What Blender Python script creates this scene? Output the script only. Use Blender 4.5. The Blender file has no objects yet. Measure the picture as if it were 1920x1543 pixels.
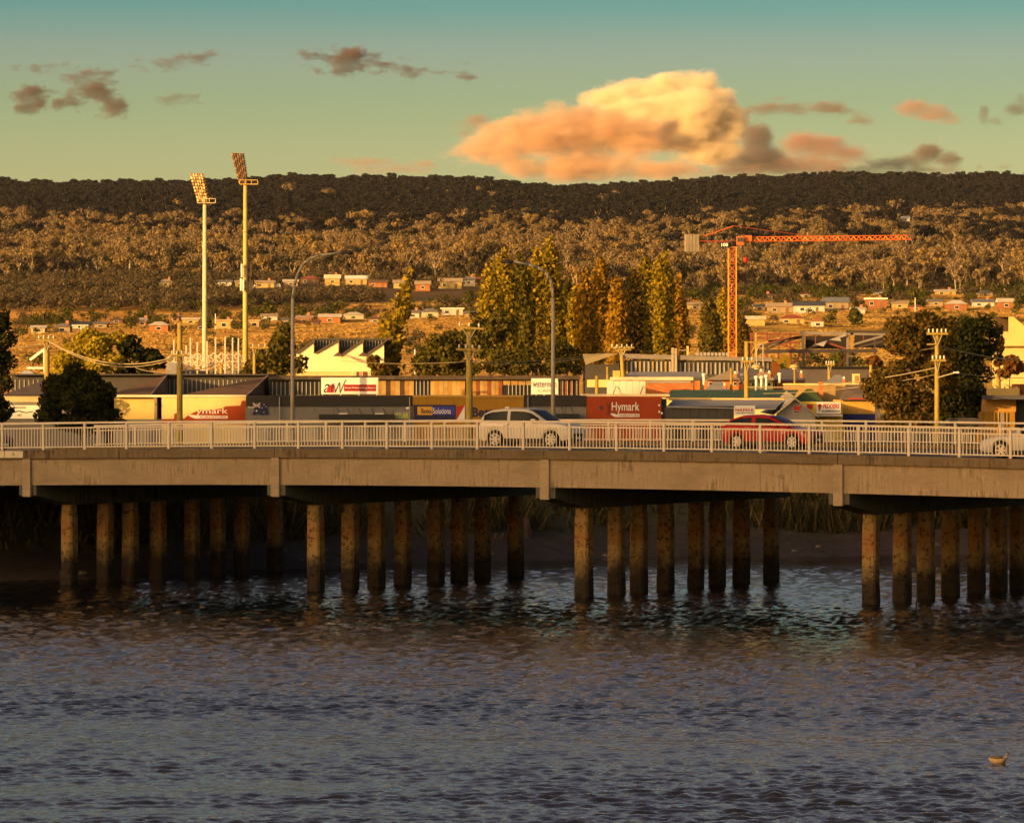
import bpy, bmesh, math, random
import numpy as np
from mathutils import Vector, Matrix

SC = bpy.context.scene
COL = SC.collection
R = math.radians
F = 8550.0          # focal length in photo pixels (1920 wide)
YH = 720.0          # horizon row in the photo
CAMZ = 9.0          # eye height above the river (z = 0)

# ------------------------------------------------------------ camera
cd = bpy.data.cameras.new('camera'); cam = bpy.data.objects.new('camera', cd); COL.objects.link(cam)
cam.location = (0, 0, CAMZ); cam.rotation_euler = (R(90), 0, 0)
cd.sensor_fit = 'HORIZONTAL'; cd.sensor_width = 36.0; cd.lens = 36.0 * F / 1920.0
cd.shift_y = (YH - 771.5) / 1920.0
cd.clip_start = 1.0; cd.clip_end = 60000.0
SC.camera = cam

# ------------------------------------------------------------ sky and sun
SUN_EL, SUN_AZ = R(10.0), R(48.0)      # low evening sun behind the viewpoint, to the left
sun_from = Vector((-math.sin(SUN_AZ) * math.cos(SUN_EL), -math.cos(SUN_AZ) * math.cos(SUN_EL), math.sin(SUN_EL)))
wld = bpy.data.worlds.new('World'); SC.world = wld; wld.use_nodes = True
nt = wld.node_tree; nt.nodes.clear()
wo = nt.nodes.new('ShaderNodeOutputWorld'); bg = nt.nodes.new('ShaderNodeBackground')
sky = nt.nodes.new('ShaderNodeTexSky'); sky.sky_type = 'NISHITA'; sky.sun_disc = False
sky.sun_elevation = SUN_EL
# Nishita: rotation 0 puts the sun at +Y; positive rotation turns it clockwise seen from above
sky.sun_rotation = math.atan2(sun_from.x, sun_from.y)
sky.altitude = 0; sky.air_density = 1.0; sky.dust_density = 2.0; sky.ozone_density = 1.0
tc = nt.nodes.new('ShaderNodeTexCoord'); sep = nt.nodes.new('ShaderNodeSeparateXYZ')
nt.links.new(tc.outputs['Generated'], sep.inputs[0])
def sky_ramp(stops, fac):
    r = nt.nodes.new('ShaderNodeValToRGB'); e = r.color_ramp
    while len(e.elements) < len(stops): e.elements.new(0.5)
    for el, (p, c) in zip(e.elements, stops): el.position = p; el.color = (*c, 1)
    nt.links.new(fac, r.inputs[0]); return r.outputs[0]
def sky_mix(blend, fac, a, b):
    m = nt.nodes.new('ShaderNodeMix'); m.data_type = 'RGBA'; m.blend_type = blend
    if isinstance(fac, float): m.inputs[0].default_value = fac
    else: nt.links.new(fac, m.inputs[0])
    nt.links.new(a, m.inputs[6]); nt.links.new(b, m.inputs[7]); return m.outputs[2]
# evening colours by height above the horizon: away from the sun, and on the sunset side
EAST = sky_ramp([(0.0, (0.44,0.40,0.28)), (0.040, (0.41,0.39,0.29)), (0.049, (0.355,0.352,0.27)), (0.061, (0.255,0.29,0.222)), (0.0725, (0.222,0.245,0.25)), (0.084, (0.098,0.205,0.232)), (0.12, (0.195,0.16,0.178)), (0.22, (0.19,0.135,0.146)), (0.4, (0.165,0.112,0.115)), (1.0, (0.20,0.14,0.14))], sep.outputs['Z'])
WEST = sky_ramp([(0.0, (1.25,0.86,0.46)), (0.3, (1.05,0.76,0.46)), (1.0, (0.20,0.14,0.14))], sep.outputs['Z'])
dt = nt.nodes.new('ShaderNodeVectorMath'); dt.operation = 'DOT_PRODUCT'; dt.inputs[1].default_value = sun_from; nt.links.new(tc.outputs['Generated'], dt.inputs[0])
mr = nt.nodes.new('ShaderNodeMapRange'); mr.interpolation_type = 'SMOOTHSTEP'; mr.inputs[1].default_value = -0.35; mr.inputs[2].default_value = 0.75; nt.links.new(dt.outputs['Value'], mr.inputs[0])
tint = sky_mix('MIX', mr.outputs[0], EAST, WEST)
nt.links.new(sky_mix('MULTIPLY', 1.0, sky.outputs[0], tint), bg.inputs[0]); nt.links.new(bg.outputs[0], wo.inputs[0])
bg.inputs[1].default_value = 0.15
sl = bpy.data.lights.new('sun', 'SUN'); so = bpy.data.objects.new('sun', sl); COL.objects.link(so)
sl.energy = 2.4; sl.angle = R(0.2); sl.color = (1.0, 0.56, 0.17)
so.rotation_euler = (-sun_from).to_track_quat('-Z', 'Y').to_euler(); so.location = (-50, -50, 60)
vs = SC.view_settings; vs.view_transform = 'Standard'; vs.look = 'None'; vs.gamma = 1.0; vs.use_curve_mapping = False; vs.exposure = 1.7
cy = SC.cycles
cy.max_bounces = 6; cy.diffuse_bounces = 3; cy.glossy_bounces = 3; cy.transmission_bounces = 3; cy.volume_bounces = 3; cy.transparent_max_bounces = 8
cy.use_denoising = True
try: cy.denoiser = 'OPENIMAGEDENOISE'
except Exception: pass
cy.caustics_reflective = False; cy.caustics_refractive = False

# ------------------------------------------------------------ helpers
def WX(px, Y): return (px - 960.0) / F * Y
def WZ(py, Y): return CAMZ - (py - YH) / F * Y
def PXM(Y): return F / Y                     # photo pixels per metre at depth Y

class MB:
    """collects geometry for ONE mesh object"""
    def __init__(s): s.v = []; s.f = []
    def add(s, vs, fs):
        o = len(s.v); s.v += [tuple(p) for p in vs]; s.f += [tuple(i + o for i in q) for q in fs]; return s
    def box(s, x0, x1, y0, y1, z0, z1):
        return s.add([(x0,y0,z0),(x1,y0,z0),(x1,y1,z0),(x0,y1,z0),(x0,y0,z1),(x1,y0,z1),(x1,y1,z1),(x0,y1,z1)],
                     [(3,2,1,0),(4,5,6,7),(0,1,5,4),(1,2,6,5),(2,3,7,6),(3,0,4,7)])
    def tube(s, p0, p1, r0, r1=None, n=8, cap=True):
        r1 = r0 if r1 is None else r1
        p0 = Vector(p0); p1 = Vector(p1); d = (p1 - p0).normalized()
        a = d.orthogonal().normalized(); b = d.cross(a)
        vs = []
        for p, r in ((p0, r0), (p1, r1)):
            for k in range(n):
                t = 2 * math.pi * k / n; vs.append(p + a * (r * math.cos(t)) + b * (r * math.sin(t)))
        fs = [(k, (k + 1) % n, n + (k + 1) % n, n + k) for k in range(n)]
        if cap: fs += [tuple(range(n - 1, -1, -1)), tuple(range(n, 2 * n))]
        return s.add(vs, fs)
    def path(s, pts, r, n=6):
        for a, b in zip(pts[:-1], pts[1:]):
            if (Vector(a) - Vector(b)).length > 1e-5: s.tube(a, b, r[0] if isinstance(r, tuple) else r, n=n)
        return s
    def bar(s, p0, p1, w, h=None):
        """square bar between two points"""
        h = w if h is None else h
        p0 = Vector(p0); p1 = Vector(p1); d = (p1 - p0).normalized()
        up = Vector((0, 0, 1)) if abs(d.z) < 0.95 else Vector((0, 1, 0))
        a = d.cross(up).normalized(); b = a.cross(d).normalized()
        vs = []
        for p in (p0, p1):
            for i, j in ((-1,-1),(1,-1),(1,1),(-1,1)): vs.append(p + a * (i * w / 2) + b * (j * h / 2))
        return s.add(vs, [(3,2,1,0),(4,5,6,7),(0,1,5,4),(1,2,6,5),(2,3,7,6),(3,0,4,7)])
    def prism(s, pts, y0, y1):
        """outline in x,z extruded along y; y0 the near side; outline counter-clockwise seen from -y"""
        n = len(pts)
        vs = [(x, y0, z) for x, z in pts] + [(x, y1, z) for x, z in pts]
        return s.add(vs, [tuple(range(n)), tuple(range(2 * n - 1, n - 1, -1))] + [((k + 1) % n, k, n + k, n + (k + 1) % n) for k in range(n)])
    def prismx(s, pts, x0, x1):
        """outline in y,z extruded along x"""
        n = len(pts)
        vs = [(x0, y, z) for y, z in pts] + [(x1, y, z) for y, z in pts]
        return s.add(vs, [tuple(range(n - 1, -1, -1)), tuple(range(n, 2 * n))] + [(k, (k + 1) % n, n + (k + 1) % n, n + k) for k in range(n)])
    def lathe(s, prof, c=(0,0,0), n=12, axis='z'):
        vs = []
        for r, h in prof:
            for k in range(n):
                t = 2 * math.pi * k / n; a, b = r * math.cos(t), r * math.sin(t)
                p = (a, b, h) if axis == 'z' else ((a, h, b) if axis == 'y' else (h, a, b))
                vs.append((c[0] + p[0], c[1] + p[1], c[2] + p[2]))
        m = len(prof)
        fs = [(i * n + k, i * n + (k + 1) % n, (i + 1) * n + (k + 1) % n, (i + 1) * n + k) for i in range(m - 1) for k in range(n)]
        fs += [tuple(range(n - 1, -1, -1)), tuple((m - 1) * n + k for k in range(n))]
        return s.add(vs, fs)
    def mesh(s, name, mat, smooth=False):
        me = bpy.data.meshes.new(name); me.from_pydata(s.v, [], s.f)
        bm = bmesh.new(); bm.from_mesh(me); bmesh.ops.recalc_face_normals(bm, faces=bm.faces); bm.to_mesh(me); bm.free()
        if mat: me.materials.append(mat)
        if smooth: me.polygons.foreach_set('use_smooth', [True] * len(me.polygons))
        me.update(); return me
    def build(s, name, mat, parent=None, smooth=False):
        return link(name, s.mesh(name, mat, smooth), parent)

def link(name, me, parent=None, loc=None, rot=None, scale=None):
    o = bpy.data.objects.new(name, me); COL.objects.link(o)
    if parent: o.parent = parent
    if loc is not None: o.location = loc
    if rot is not None: o.rotation_euler = rot
    if scale is not None: o.scale = scale
    return o
def tag(o, label=None, cat=None, group=None, kind=None):
    if label: o['label'] = label
    if cat: o['category'] = cat
    if group: o['group'] = group
    if kind: o['kind'] = kind
    return o
def thing(name, label, cat, loc=(0,0,0), rz=0.0, group=None):
    o = bpy.data.objects.new(name, None); COL.objects.link(o); o.empty_display_size = 0.2
    o.location = loc; o.rotation_euler = (0, 0, rz)
    return tag(o, label, cat, group)
def copy_tree(o, parent=None):
    c = o.copy(); COL.objects.link(c)
    if parent: c.parent = parent
    for ch in list(o.children): copy_tree(ch, c)
    return c
def bevel(me, w, seg=1, ang=30):
    bm = bmesh.new(); bm.from_mesh(me)
    ed = [e for e in bm.edges if len(e.link_faces) == 2 and e.calc_face_angle(0) > R(ang)]
    bmesh.ops.bevel(bm, geom=ed, offset=w, segments=seg, affect='EDGES', clamp_overlap=True)
    bm.to_mesh(me); bm.free(); return me

# ------------------------------------------------------------ materials
def newmat(name):
    m = bpy.data.materials.new(name); m.use_nodes = True
    n = m.node_tree.nodes; b = n['Principled BSDF']; return m, n, m.node_tree.links, b
_mc = {}
def mat(name, col, rough=0.8, var=0.18, scale=1.5, metal=0.0, bump=0.0, streak=0.0, spec=0.3):
    """plain surface with uneven colour; streak > 0 adds weather streaks running down"""
    if name in _mc: return _mc[name]
    m, n, l, b = newmat(name)
    b.inputs['Roughness'].default_value = rough; b.inputs['Metallic'].default_value = metal
    b.inputs['Specular IOR Level'].default_value = spec
    t = n.new('ShaderNodeTexCoord'); nz = n.new('ShaderNodeTexNoise'); nz.inputs['Scale'].default_value = scale; nz.inputs['Detail'].default_value = 6; nz.inputs['Roughness'].default_value = 0.65
    l.new(t.outputs['Object'], nz.inputs['Vector'])
    mr = n.new('ShaderNodeMapRange'); mr.inputs[1].default_value = 0.3; mr.inputs[2].default_value = 0.7; mr.inputs[3].default_value = 1 - var; mr.inputs[4].default_value = 1 + var * 0.6
    l.new(nz.outputs[0], mr.inputs[0])
    mx = n.new('ShaderNodeMix'); mx.data_type = 'RGBA'; mx.blend_type = 'MULTIPLY'; mx.inputs[0].default_value = 1; mx.inputs[6].default_value = (*col, 1)
    l.new(mr.outputs[0], mx.inputs[7]); out = mx.outputs[2]
    if streak > 0:
        mp = n.new('ShaderNodeMapping'); mp.inputs['Scale'].default_value = (5.0, 5.0, 0.35); l.new(t.outputs['Object'], mp.inputs[0])
        n2 = n.new('ShaderNodeTexNoise'); n2.inputs['Scale'].default_value = 1.0; n2.inputs['Detail'].default_value = 8; n2.inputs['Roughness'].default_value = 0.7; l.new(mp.outputs[0], n2.inputs['Vector'])
        m2 = n.new('ShaderNodeMapRange'); m2.inputs[1].default_value = 0.42; m2.inputs[2].default_value = 0.62; m2.inputs[3].default_value = 1.0; m2.inputs[4].default_value = 1 - streak; l.new(n2.outputs[0], m2.inputs[0])
        x2 = n.new('ShaderNodeMix'); x2.data_type = 'RGBA'; x2.blend_type = 'MULTIPLY'; x2.inputs[0].default_value = 1; l.new(out, x2.inputs[6]); l.new(m2.outputs[0], x2.inputs[7]); out = x2.outputs[2]
    l.new(out, b.inputs['Base Color'])
    if bump > 0:
        bp = n.new('ShaderNodeBump'); bp.inputs['Strength'].default_value = bump; bp.inputs['Distance'].default_value = 0.05; l.new(nz.outputs[0], bp.inputs['Height']); l.new(bp.outputs[0], b.inputs['Normal'])
    _mc[name] = m; return m
def leafmat(name, stops, trans=0.35):
    """foliage: every leaf takes its own tint"""
    if name in _mc: return _mc[name]
    m, n, l, b = newmat(name)
    g = n.new('ShaderNodeNewGeometry'); r = n.new('ShaderNodeValToRGB'); e = r.color_ramp
    while len(e.elements) < len(stops): e.elements.new(0.5)
    for k, (el, c) in enumerate(zip(e.elements, stops)): el.position = k / max(1, len(stops) - 1); el.color = (*c, 1)
    l.new(g.outputs['Random Per Island'], r.inputs[0])
    d = n.new('ShaderNodeBsdfDiffuse'); t = n.new('ShaderNodeBsdfTranslucent'); mx = n.new('ShaderNodeMixShader'); mx.inputs[0].default_value = trans
    l.new(r.outputs[0], d.inputs[0]); l.new(r.outputs[0], t.inputs[0]); l.new(d.outputs[0], mx.inputs[1]); l.new(t.outputs[0], mx.inputs[2])
    n.remove(b); l.new(mx.outputs[0], n['Material Output'].inputs[0])
    _mc[name] = m; return m
def glassmat(name, col=(0.02,0.025,0.03), rough=0.08):
    if name in _mc: return _mc[name]
    m, n, l, b = newmat(name); b.inputs['Base Color'].default_value = (*col, 1); b.inputs['Roughness'].default_value = rough; b.inputs['Specular IOR Level'].default_value = 0.6
    _mc[name] = m; return m

# ------------------------------------------------------------ terrain
def lerp(x, tab):
    if x <= tab[0][0]: return tab[0][1]
    for (a, va), (b, vb) in zip(tab[:-1], tab[1:]):
        if x <= b: return va + (vb - va) * (x - a) / (b - a)
    return tab[-1][1]
RIDGE = [(-900,360),(-300,354),(0,353),(150,357),(250,353),(420,354),(480,348),(560,341),(640,345),(700,343),(800,347),(880,347),(960,359),(1050,366),(1150,364),(1250,358),(1350,349),(1450,350),(1550,345),(1650,347),(1750,350),(1850,348),(1920,349),(2300,354),(2900,360)]
PROF = [(700,793),(850,745),(1000,700),(1200,645),(1400,606),(1550,580),(1700,556),(1850,538),(2100,506),(2500,462),(3000,424),(3600,388)]
SHORE = [(-400,206),(-60,207),(-24,208),(-20,210),(-14,221),(-4,229),(7,237),(30,241),(120,244),(500,246)]
def shore(x): return lerp(x, SHORE)
def wob(x, y, s): return math.sin(x * s + 1.3 * math.sin(y * s * 0.7)) * math.cos(y * s * 1.1 + 0.7)
def ground(x, y):
    if y < 80:                                   # the near bank, where the viewer stands
        return lerp(y, [(-400, 7.2), (10, 7.2), (40, 2.5), (62, -2.0), (80, -2.5)])
    s = shore(x); d = y - s
    if d < 12:
        return lerp(d, [(-30, -2.5), (-8, -1.2), (0, 0.0), (3, 0.45), (6, 1.0), (10, 2.7), (12, 3.0)]) + ((0.07 * wob(x, y, 1.1) + 0.16 * wob(x + 3, y, 0.43)) if d > -3 else 0)
    if y < 700: return 3.0
    u = x / y; px = max(-900, min(2800, 960 + u * F))
    tail = [(4300, lerp(px, RIDGE)), (5200, lerp(px, RIDGE) + 26), (9000, 560)]
    py = lerp(y, PROF + tail)
    w = max(0.0, min(1.0, (y - 800) / 500))
    return WZ(py, y) + w * (1.2 * wob(x, y, 0.02) + 0.5 * wob(x, y, 0.06) + (3.0 * wob(x, y, 0.004) if y > 2000 else 0))
def ground_px(px, py):
    """depth at which the ground shows at photo pixel px, py"""
    y = 300.0
    while y < 4300:
        x = WX(px, y)
        if YH + (CAMZ - ground(x, y)) / y * F <= py: return y
        y += 6.0
    return 4300.0
# ground sheet: rows in depth, columns fanned out with depth
rows = [-400,-60,10,25,40,62,80,130,170]; y = 184.0
while y < 262: rows.append(y); y += 1.6
while y < 700: rows.append(y); y += 30
while y < 1900: rows.append(y); y += 16
while y < 4300: rows.append(y); y += 40
rows += [4300, 4400, 4600, 5200, 6500, 9000]
cols = [-1.6,-1.0,-0.6,-0.4,-0.28,-0.2,-0.16] + [-0.135 + 0.27 * k / 150 for k in range(151)] + [0.16,0.2,0.28,0.4,0.6,1.0,1.6]
vs_, cs_ = [], []
def gcol(x, y, z):
    """what grows where: mud and scrub at the shore, town ground, dry paddocks, bush floor"""
    px = 960 + F * x / max(y, 1); py = YH + (CAMZ - z) / max(y, 1) * F
    if y < 262:
        d = y - shore(x)
        return (0.062, 0.048, 0.044) if d < 6 else (0.06, 0.055, 0.03)
    if y < 760: return (0.11, 0.10, 0.07)
    k = 0.5 + 0.5 * wob(x, y, 0.011); k2 = 0.5 + 0.5 * wob(x + 77, y, 0.045)
    dry = (0.56 + 0.10 * k, 0.31 + 0.07 * k - 0.04 * k2, 0.060 + 0.02 * k)
    grass = (0.34, 0.27, 0.025)
    bush = (0.085 + 0.03 * k2, 0.062 + 0.02 * k, 0.032)
    f = 1.0 if y < 1640 else max(0.0, 1 - (y - 1640) / 60)
    if px > 1250 and y < 1500: dry = tuple(a * 0.55 + b * 0.45 for a, b in zip(dry, grass))
    if y > 1700 and wob(x, y, .0055) + .6 * wob(x + 500, y, .017) > .55 and py > 440: f = 0.7
    if 1050 < px < 1300 and 412 < py < 446: f = 0.75          # cleared paddocks high on the slope
    if 1700 < px < 1960 and 462 < py < 484: f = 0.85
    if 1300 < px < 1960 and 505 < py < 545: f = max(f, 0.25)
    return tuple(a * f + b * (1 - f) for a, b in zip(dry, bush))
for yy in rows:
    for c in cols:
        x = c * max(yy, 250) if yy > 10 else c * 250
        if yy <= 262: x = c * 262
        z = ground(x, yy); vs_.append((x, yy, z)); cs_.append((*gcol(x, yy, z), 1))
nc = len(cols)
fs_ = [(i*nc+j, i*nc+j+1, (i+1)*nc+j+1, (i+1)*nc+j) for i in range(len(rows)-1) for j in range(nc-1)]
me = bpy.data.meshes.new('ground'); me.from_pydata(vs_, [], fs_); me.update()
at = me.color_attributes.new('cover', 'FLOAT_COLOR', 'POINT'); at.data.foreach_set('color', np.array(cs_, dtype=np.float32).ravel())
me.polygons.foreach_set('use_smooth', [True] * len(me.polygons))
m, n, l, b = newmat('ground_cover')
ca = n.new('ShaderNodeVertexColor'); ca.layer_name = 'cover'; t = n.new('ShaderNodeTexCoord')
def nz_(scale, detail=8, rough=0.6, sc=None):
    q = n.new('ShaderNodeTexNoise'); q.inputs['Scale'].default_value = scale; q.inputs['Detail'].default_value = detail; q.inputs['Roughness'].default_value = rough
    if sc:
        mp = n.new('ShaderNodeMapping'); mp.inputs['Scale'].default_value = sc; l.new(t.outputs['Object'], mp.inputs[0]); l.new(mp.outputs[0], q.inputs['Vector'])
    else: l.new(t.outputs['Object'], q.inputs['Vector'])
    return q
n1 = nz_(0.035, 10, 0.7, (1.0, 0.25, 1.0)); n2 = nz_(1.2, 8, 0.7)
ad = n.new('ShaderNodeMath'); ad.operation = 'ADD'; l.new(n1.outputs[0], ad.inputs[0]); l.new(n2.outputs[0], ad.inputs[1])
mr = n.new('ShaderNodeMapRange'); mr.inputs[1].default_value = 0.75; mr.inputs[2].default_value = 1.25; mr.inputs[3].default_value = 0.5; mr.inputs[4].default_value = 1.3; l.new(ad.outputs[0], mr.inputs[0])
mx = n.new('ShaderNodeMix'); mx.data_type = 'RGBA'; mx.blend_type = 'MULTIPLY'; mx.inputs[0].default_value = 1; l.new(ca.outputs[0], mx.inputs[6]); l.new(mr.outputs[0], mx.inputs[7])
l.new(mx.outputs[2], b.inputs['Base Color']); b.inputs['Roughness'].default_value = 0.95; b.inputs['Specular IOR Level'].default_value = 0.1
bp = n.new('ShaderNodeBump'); bp.inputs['Strength'].default_value = 0.5; bp.inputs['Distance'].default_value = 0.25; l.new(n2.outputs[0], bp.inputs['Height']); l.new(bp.outputs[0], b.inputs['Normal'])
me.materials.append(m)
tag(link('ground', me), kind='structure')

# unseen mass added up-sun of the viewpoint, its top cut to shade the shops
SD = Vector((sun_from.x, sun_from.y)).normalized()     # towards the sun, on the map
PD = Vector((-SD.y, SD.x))                             # along the skyline
if PD.x < 0: PD = -PD
def shade_skyline(px):
    """height of the shade line at the shop row, by column"""
    return lerp(px, [(-9000,-12),(-4500,0),(-1500,6.6),(400,6.9),(440,7.6),(460,8.7),(590,9.4),(596,10.4),(712,10.4),(722,8.7),(985,8.9),(992,10.2),(1048,10.2),(1056,9.0),(1140,9.1),(1240,8.5),(1450,8.4),(1528,8.2),(1545,7.4),(1570,6.8),(1640,6.0),(1900,4.8),(2700,4.6),(3000,6),(5200,8),(6500,7)])
hv, hf = [], []
qs = list(range(-9000, 0, 300)) + list(range(0, 2000, 12)) + list(range(2000, 6501, 250))
LH = 430.0
for q in qs:
    # base point on the shop row (depth 290), then LH metres up-sun
    bx, by = (q - 960) / F * 290.0 + SD.x * LH, 290.0 + SD.y * LH
    top = shade_skyline(q) + LH * math.tan(SUN_EL)
    for dd, zz in ((-30, 4.0), (-14, top * 0.55), (0, top), (30, top + 1.0), (90, top * 0.8), (260, 6.0)):
        hv.append((bx + SD.x * dd, by + SD.y * dd, max(zz, 4.0)))
fs = [(i*6+j, i*6+j+1, (i+1)*6+j+1, (i+1)*6+j) for i in range(len(qs)-1) for j in range(5)]
me = bpy.data.meshes.new('hill'); me.from_pydata(hv, [], fs); me.update(); me.materials.append(mat('shade_caster_scrub', (0.07,0.07,0.035), 0.95, 0.4, 0.2))
tag(link('hill', me), kind='structure')  # unseen mass, added to cast shade on the shops and bridge

# ------------------------------------------------------------ river
# real waves: many small wind ripples of random heading, in ruffled and calmer bands
yr = [20.0, 60.0, 84.0]; y = 88.0
while y < 246: yr.append(y); y += 0.095 * (y / 88.0) ** 1.45
yr += [250.0, 262.0]; cf = [-2.5, -0.6, -0.25, -0.16] + [-0.136 + 0.272 * k / 430 for k in range(431)] + [0.16, 0.25, 0.6, 2.5]
YY, CC = np.meshgrid(np.array(yr), np.array(cf), indexing='ij'); XX = CC * np.maximum(YY, 120.0)
wr = np.random.default_rng(3); ZZ = np.zeros_like(XX); BIG = np.zeros_like(XX)
for k in range(90):
    lam = 0.17 * (1.15 / 0.17) ** wr.random(); th = wr.normal(R(82), R(38)); kk = 2 * math.pi / lam; ph = wr.random() * 6.28
    amp = 0.0054 * lam ** 0.85 * (0.5 + wr.random())
    fade = np.clip(1.6 - YY / (lam * 430.0), 0.0, 1.0) if lam < 1.2 else 1.0     # ripples finer than the grid far off are left to the material
    ZZ += amp * fade * np.sin(kk * (math.cos(th) * XX + math.sin(th) * YY) + ph)
ruf = 0.5 + 0.5 * np.sin(XX * 0.021 + 1.7 * np.sin(YY * 0.05) + YY * 0.16) * np.cos(YY * 0.047 + XX * 0.033 + 1.0)
calm = np.exp(-((YY - 102.5 - 0.12 * XX) / 2.6) ** 2) * np.clip((1.5 - XX) / 6.0, 0, 1) + 0.8 * np.exp(-((YY - 97.0 - 0.1 * XX) / 1.3) ** 2) * np.clip((3.0 - XX) / 6.0, 0, 1) + 0.6 * np.exp(-((YY - 122.0 - 0.2 * XX) / 2.0) ** 2) * np.clip((-XX) / 6.0, 0, 1)
ZZ *= (0.40 + 0.72 * ruf) * (1 - 0.78 * np.clip(calm, 0, 1))
for lam, th, am in ((7.0, R(87), .006), (11.0, R(93), .010), (4.2, R(84), .003)): ZZ += am * np.sin(2 * math.pi / lam * (math.cos(th) * XX + math.sin(th) * YY)) * (YY < 150)
ZZ *= (np.abs(CC) < 0.15) * (YY > 85) * (YY < 247)
nr_, nc_ = XX.shape; me = bpy.data.meshes.new('river'); co = np.stack([XX, YY, ZZ], -1).reshape(-1).astype(np.float32)
me.vertices.add(nr_ * nc_); me.vertices.foreach_set('co', co)
ii = (np.arange(nr_ - 1)[:,None] * nc_ + np.arange(nc_ - 1)[None,:]).ravel(); q4 = np.stack([ii, ii + 1, ii + nc_ + 1, ii + nc_], -1).astype(np.int32)
me.loops.add(q4.size); me.loops.foreach_set('vertex_index', q4.ravel()); me.polygons.add(len(q4)); me.polygons.foreach_set('loop_start', np.arange(0, q4.size, 4, dtype=np.int32)); me.polygons.foreach_set('loop_total', np.full(len(q4), 4, dtype=np.int32))
me.update(calc_edges=True); me.polygons.foreach_set('use_smooth', [True] * len(q4))
m, n, l, b = newmat('river_water')
b.inputs['Base Color'].default_value = (0.012, 0.011, 0.012, 1); b.inputs['Roughness'].default_value = 0.06; b.inputs['IOR'].default_value = 1.33; b.inputs['Specular IOR Level'].default_value = 0.5
t = n.new('ShaderNodeTexCoord')
w1 = nz_(1.0, 4, 0.6, (4.0, 2.2, 1.0))
bp = n.new('ShaderNodeBump'); bp.inputs['Strength'].default_value = 1.0; bp.inputs['Distance'].default_value = 0.03; l.new(w1.outputs[0], bp.inputs['Height']); l.new(bp.outputs[0], b.inputs['Normal'])
me.materials.append(m); tag(link('river', me), kind='structure')
# ------------------------------------------------------------ the bridge
TH = R(27.5); CT, ST = math.cos(TH), math.sin(TH)
BR = (0.0, 190.0, 0.0)                       # bridge axes: t along it, w across it (away from the viewer)
def bt(px):                                  # station on the front rail seen at photo column px
    u = (px - 960) / F; return u * 190.0 / (CT + u * ST)
def bw(px, t):                               # distance back on the cross line at station t, seen at column px
    u = (px - 960) / F; X0, Y0 = t * CT, 190.0 - t * ST; return (u * Y0 - X0) / (ST - u * CT)
def bY(t, w=0.0): return 190.0 - t * ST + w * CT
_kp = [(15,844),(242,843),(477,840.7),(724,841.5),(893,842.5),(1068,844),(1247,847),(1431,849.7),(1619,854),(1811,857.8),(1909,860)]
_c = np.polyfit([bt(x) for x, y in _kp], [WZ(y, bY(bt(x))) for x, y in _kp], 2)
def zd(t): return float(np.polyval(_c, t))   # kerb top, cambered
RZ = -TH
bridge = thing('road_bridge', 'concrete road bridge on rows of rust-stained piles across the river', 'bridge', BR, RZ)
# stained concrete
def concrete(name, col, low_dark=0.45, dense=1.0):
    m, n, l, b = newmat(name); b.inputs['Roughness'].default_value = 0.9; b.inputs['Specular IOR Level'].default_value = 0.15
    t = n.new('ShaderNodeTexCoord')
    def nz(sc, d=8, r=0.65):
        mp = n.new('ShaderNodeMapping'); mp.inputs['Scale'].default_value = sc; l.new(t.outputs['Object'], mp.inputs[0])
        q = n.new('ShaderNodeTexNoise'); q.inputs['Scale'].default_value = 1; q.inputs['Detail'].default_value = d; q.inputs['Roughness'].default_value = r; l.new(mp.outputs[0], q.inputs['Vector']); return q
    a = nz((7.0, 7.0, 0.8)); c = nz((0.45, 0.45, 1.2), 5); e = nz((14, 14, 14), 4)
    def mrg(s, i0, i1, o0, o1):
        q = n.new('ShaderNodeMapRange'); q.inputs[1].default_value = i0; q.inputs[2].default_value = i1; q.inputs[3].default_value = o0; q.inputs[4].default_value = o1; l.new(s, q.inputs[0]); return q.outputs[0]
    def mulc(x, y):
        q = n.new('ShaderNodeMix'); q.data_type = 'RGBA'; q.blend_type = 'MULTIPLY'; q.inputs[0].default_value = 1
        if isinstance(x, tuple): q.inputs[6].default_value = (*x, 1)
        else: l.new(x, q.inputs[6])
        l.new(y, q.inputs[7]); return q.outputs[2]
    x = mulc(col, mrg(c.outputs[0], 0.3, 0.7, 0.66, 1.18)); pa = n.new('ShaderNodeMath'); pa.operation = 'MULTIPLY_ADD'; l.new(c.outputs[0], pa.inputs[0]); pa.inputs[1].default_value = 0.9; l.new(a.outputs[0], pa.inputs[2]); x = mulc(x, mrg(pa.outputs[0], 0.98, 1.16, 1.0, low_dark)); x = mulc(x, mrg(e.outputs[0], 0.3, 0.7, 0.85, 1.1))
    l.new(x, b.inputs['Base Color'])
    bp = n.new('ShaderNodeBump'); bp.inputs['Strength'].default_value = 0.3; bp.inputs['Distance'].default_value = 0.03; l.new(e.outputs[0], bp.inputs['Height']); l.new(bp.outputs[0], b.inputs['Normal'])
    return m
M_girder = concrete('girder_concrete', (0.32,0.238,0.15), 0.48)
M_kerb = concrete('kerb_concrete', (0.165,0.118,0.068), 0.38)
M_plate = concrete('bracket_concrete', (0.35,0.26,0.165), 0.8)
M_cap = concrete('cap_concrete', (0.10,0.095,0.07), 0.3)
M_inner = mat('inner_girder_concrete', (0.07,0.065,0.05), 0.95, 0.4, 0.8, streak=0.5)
M_road = mat('asphalt', (0.055,0.052,0.048), 0.9, 0.25, 3.0)
ST_B = [bt(52), bt(518), bt(1023), bt(1573)]                 # bents in view
STN = [ST_B[0] - 13.0] + ST_B + [ST_B[3] + 13.1]
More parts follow.
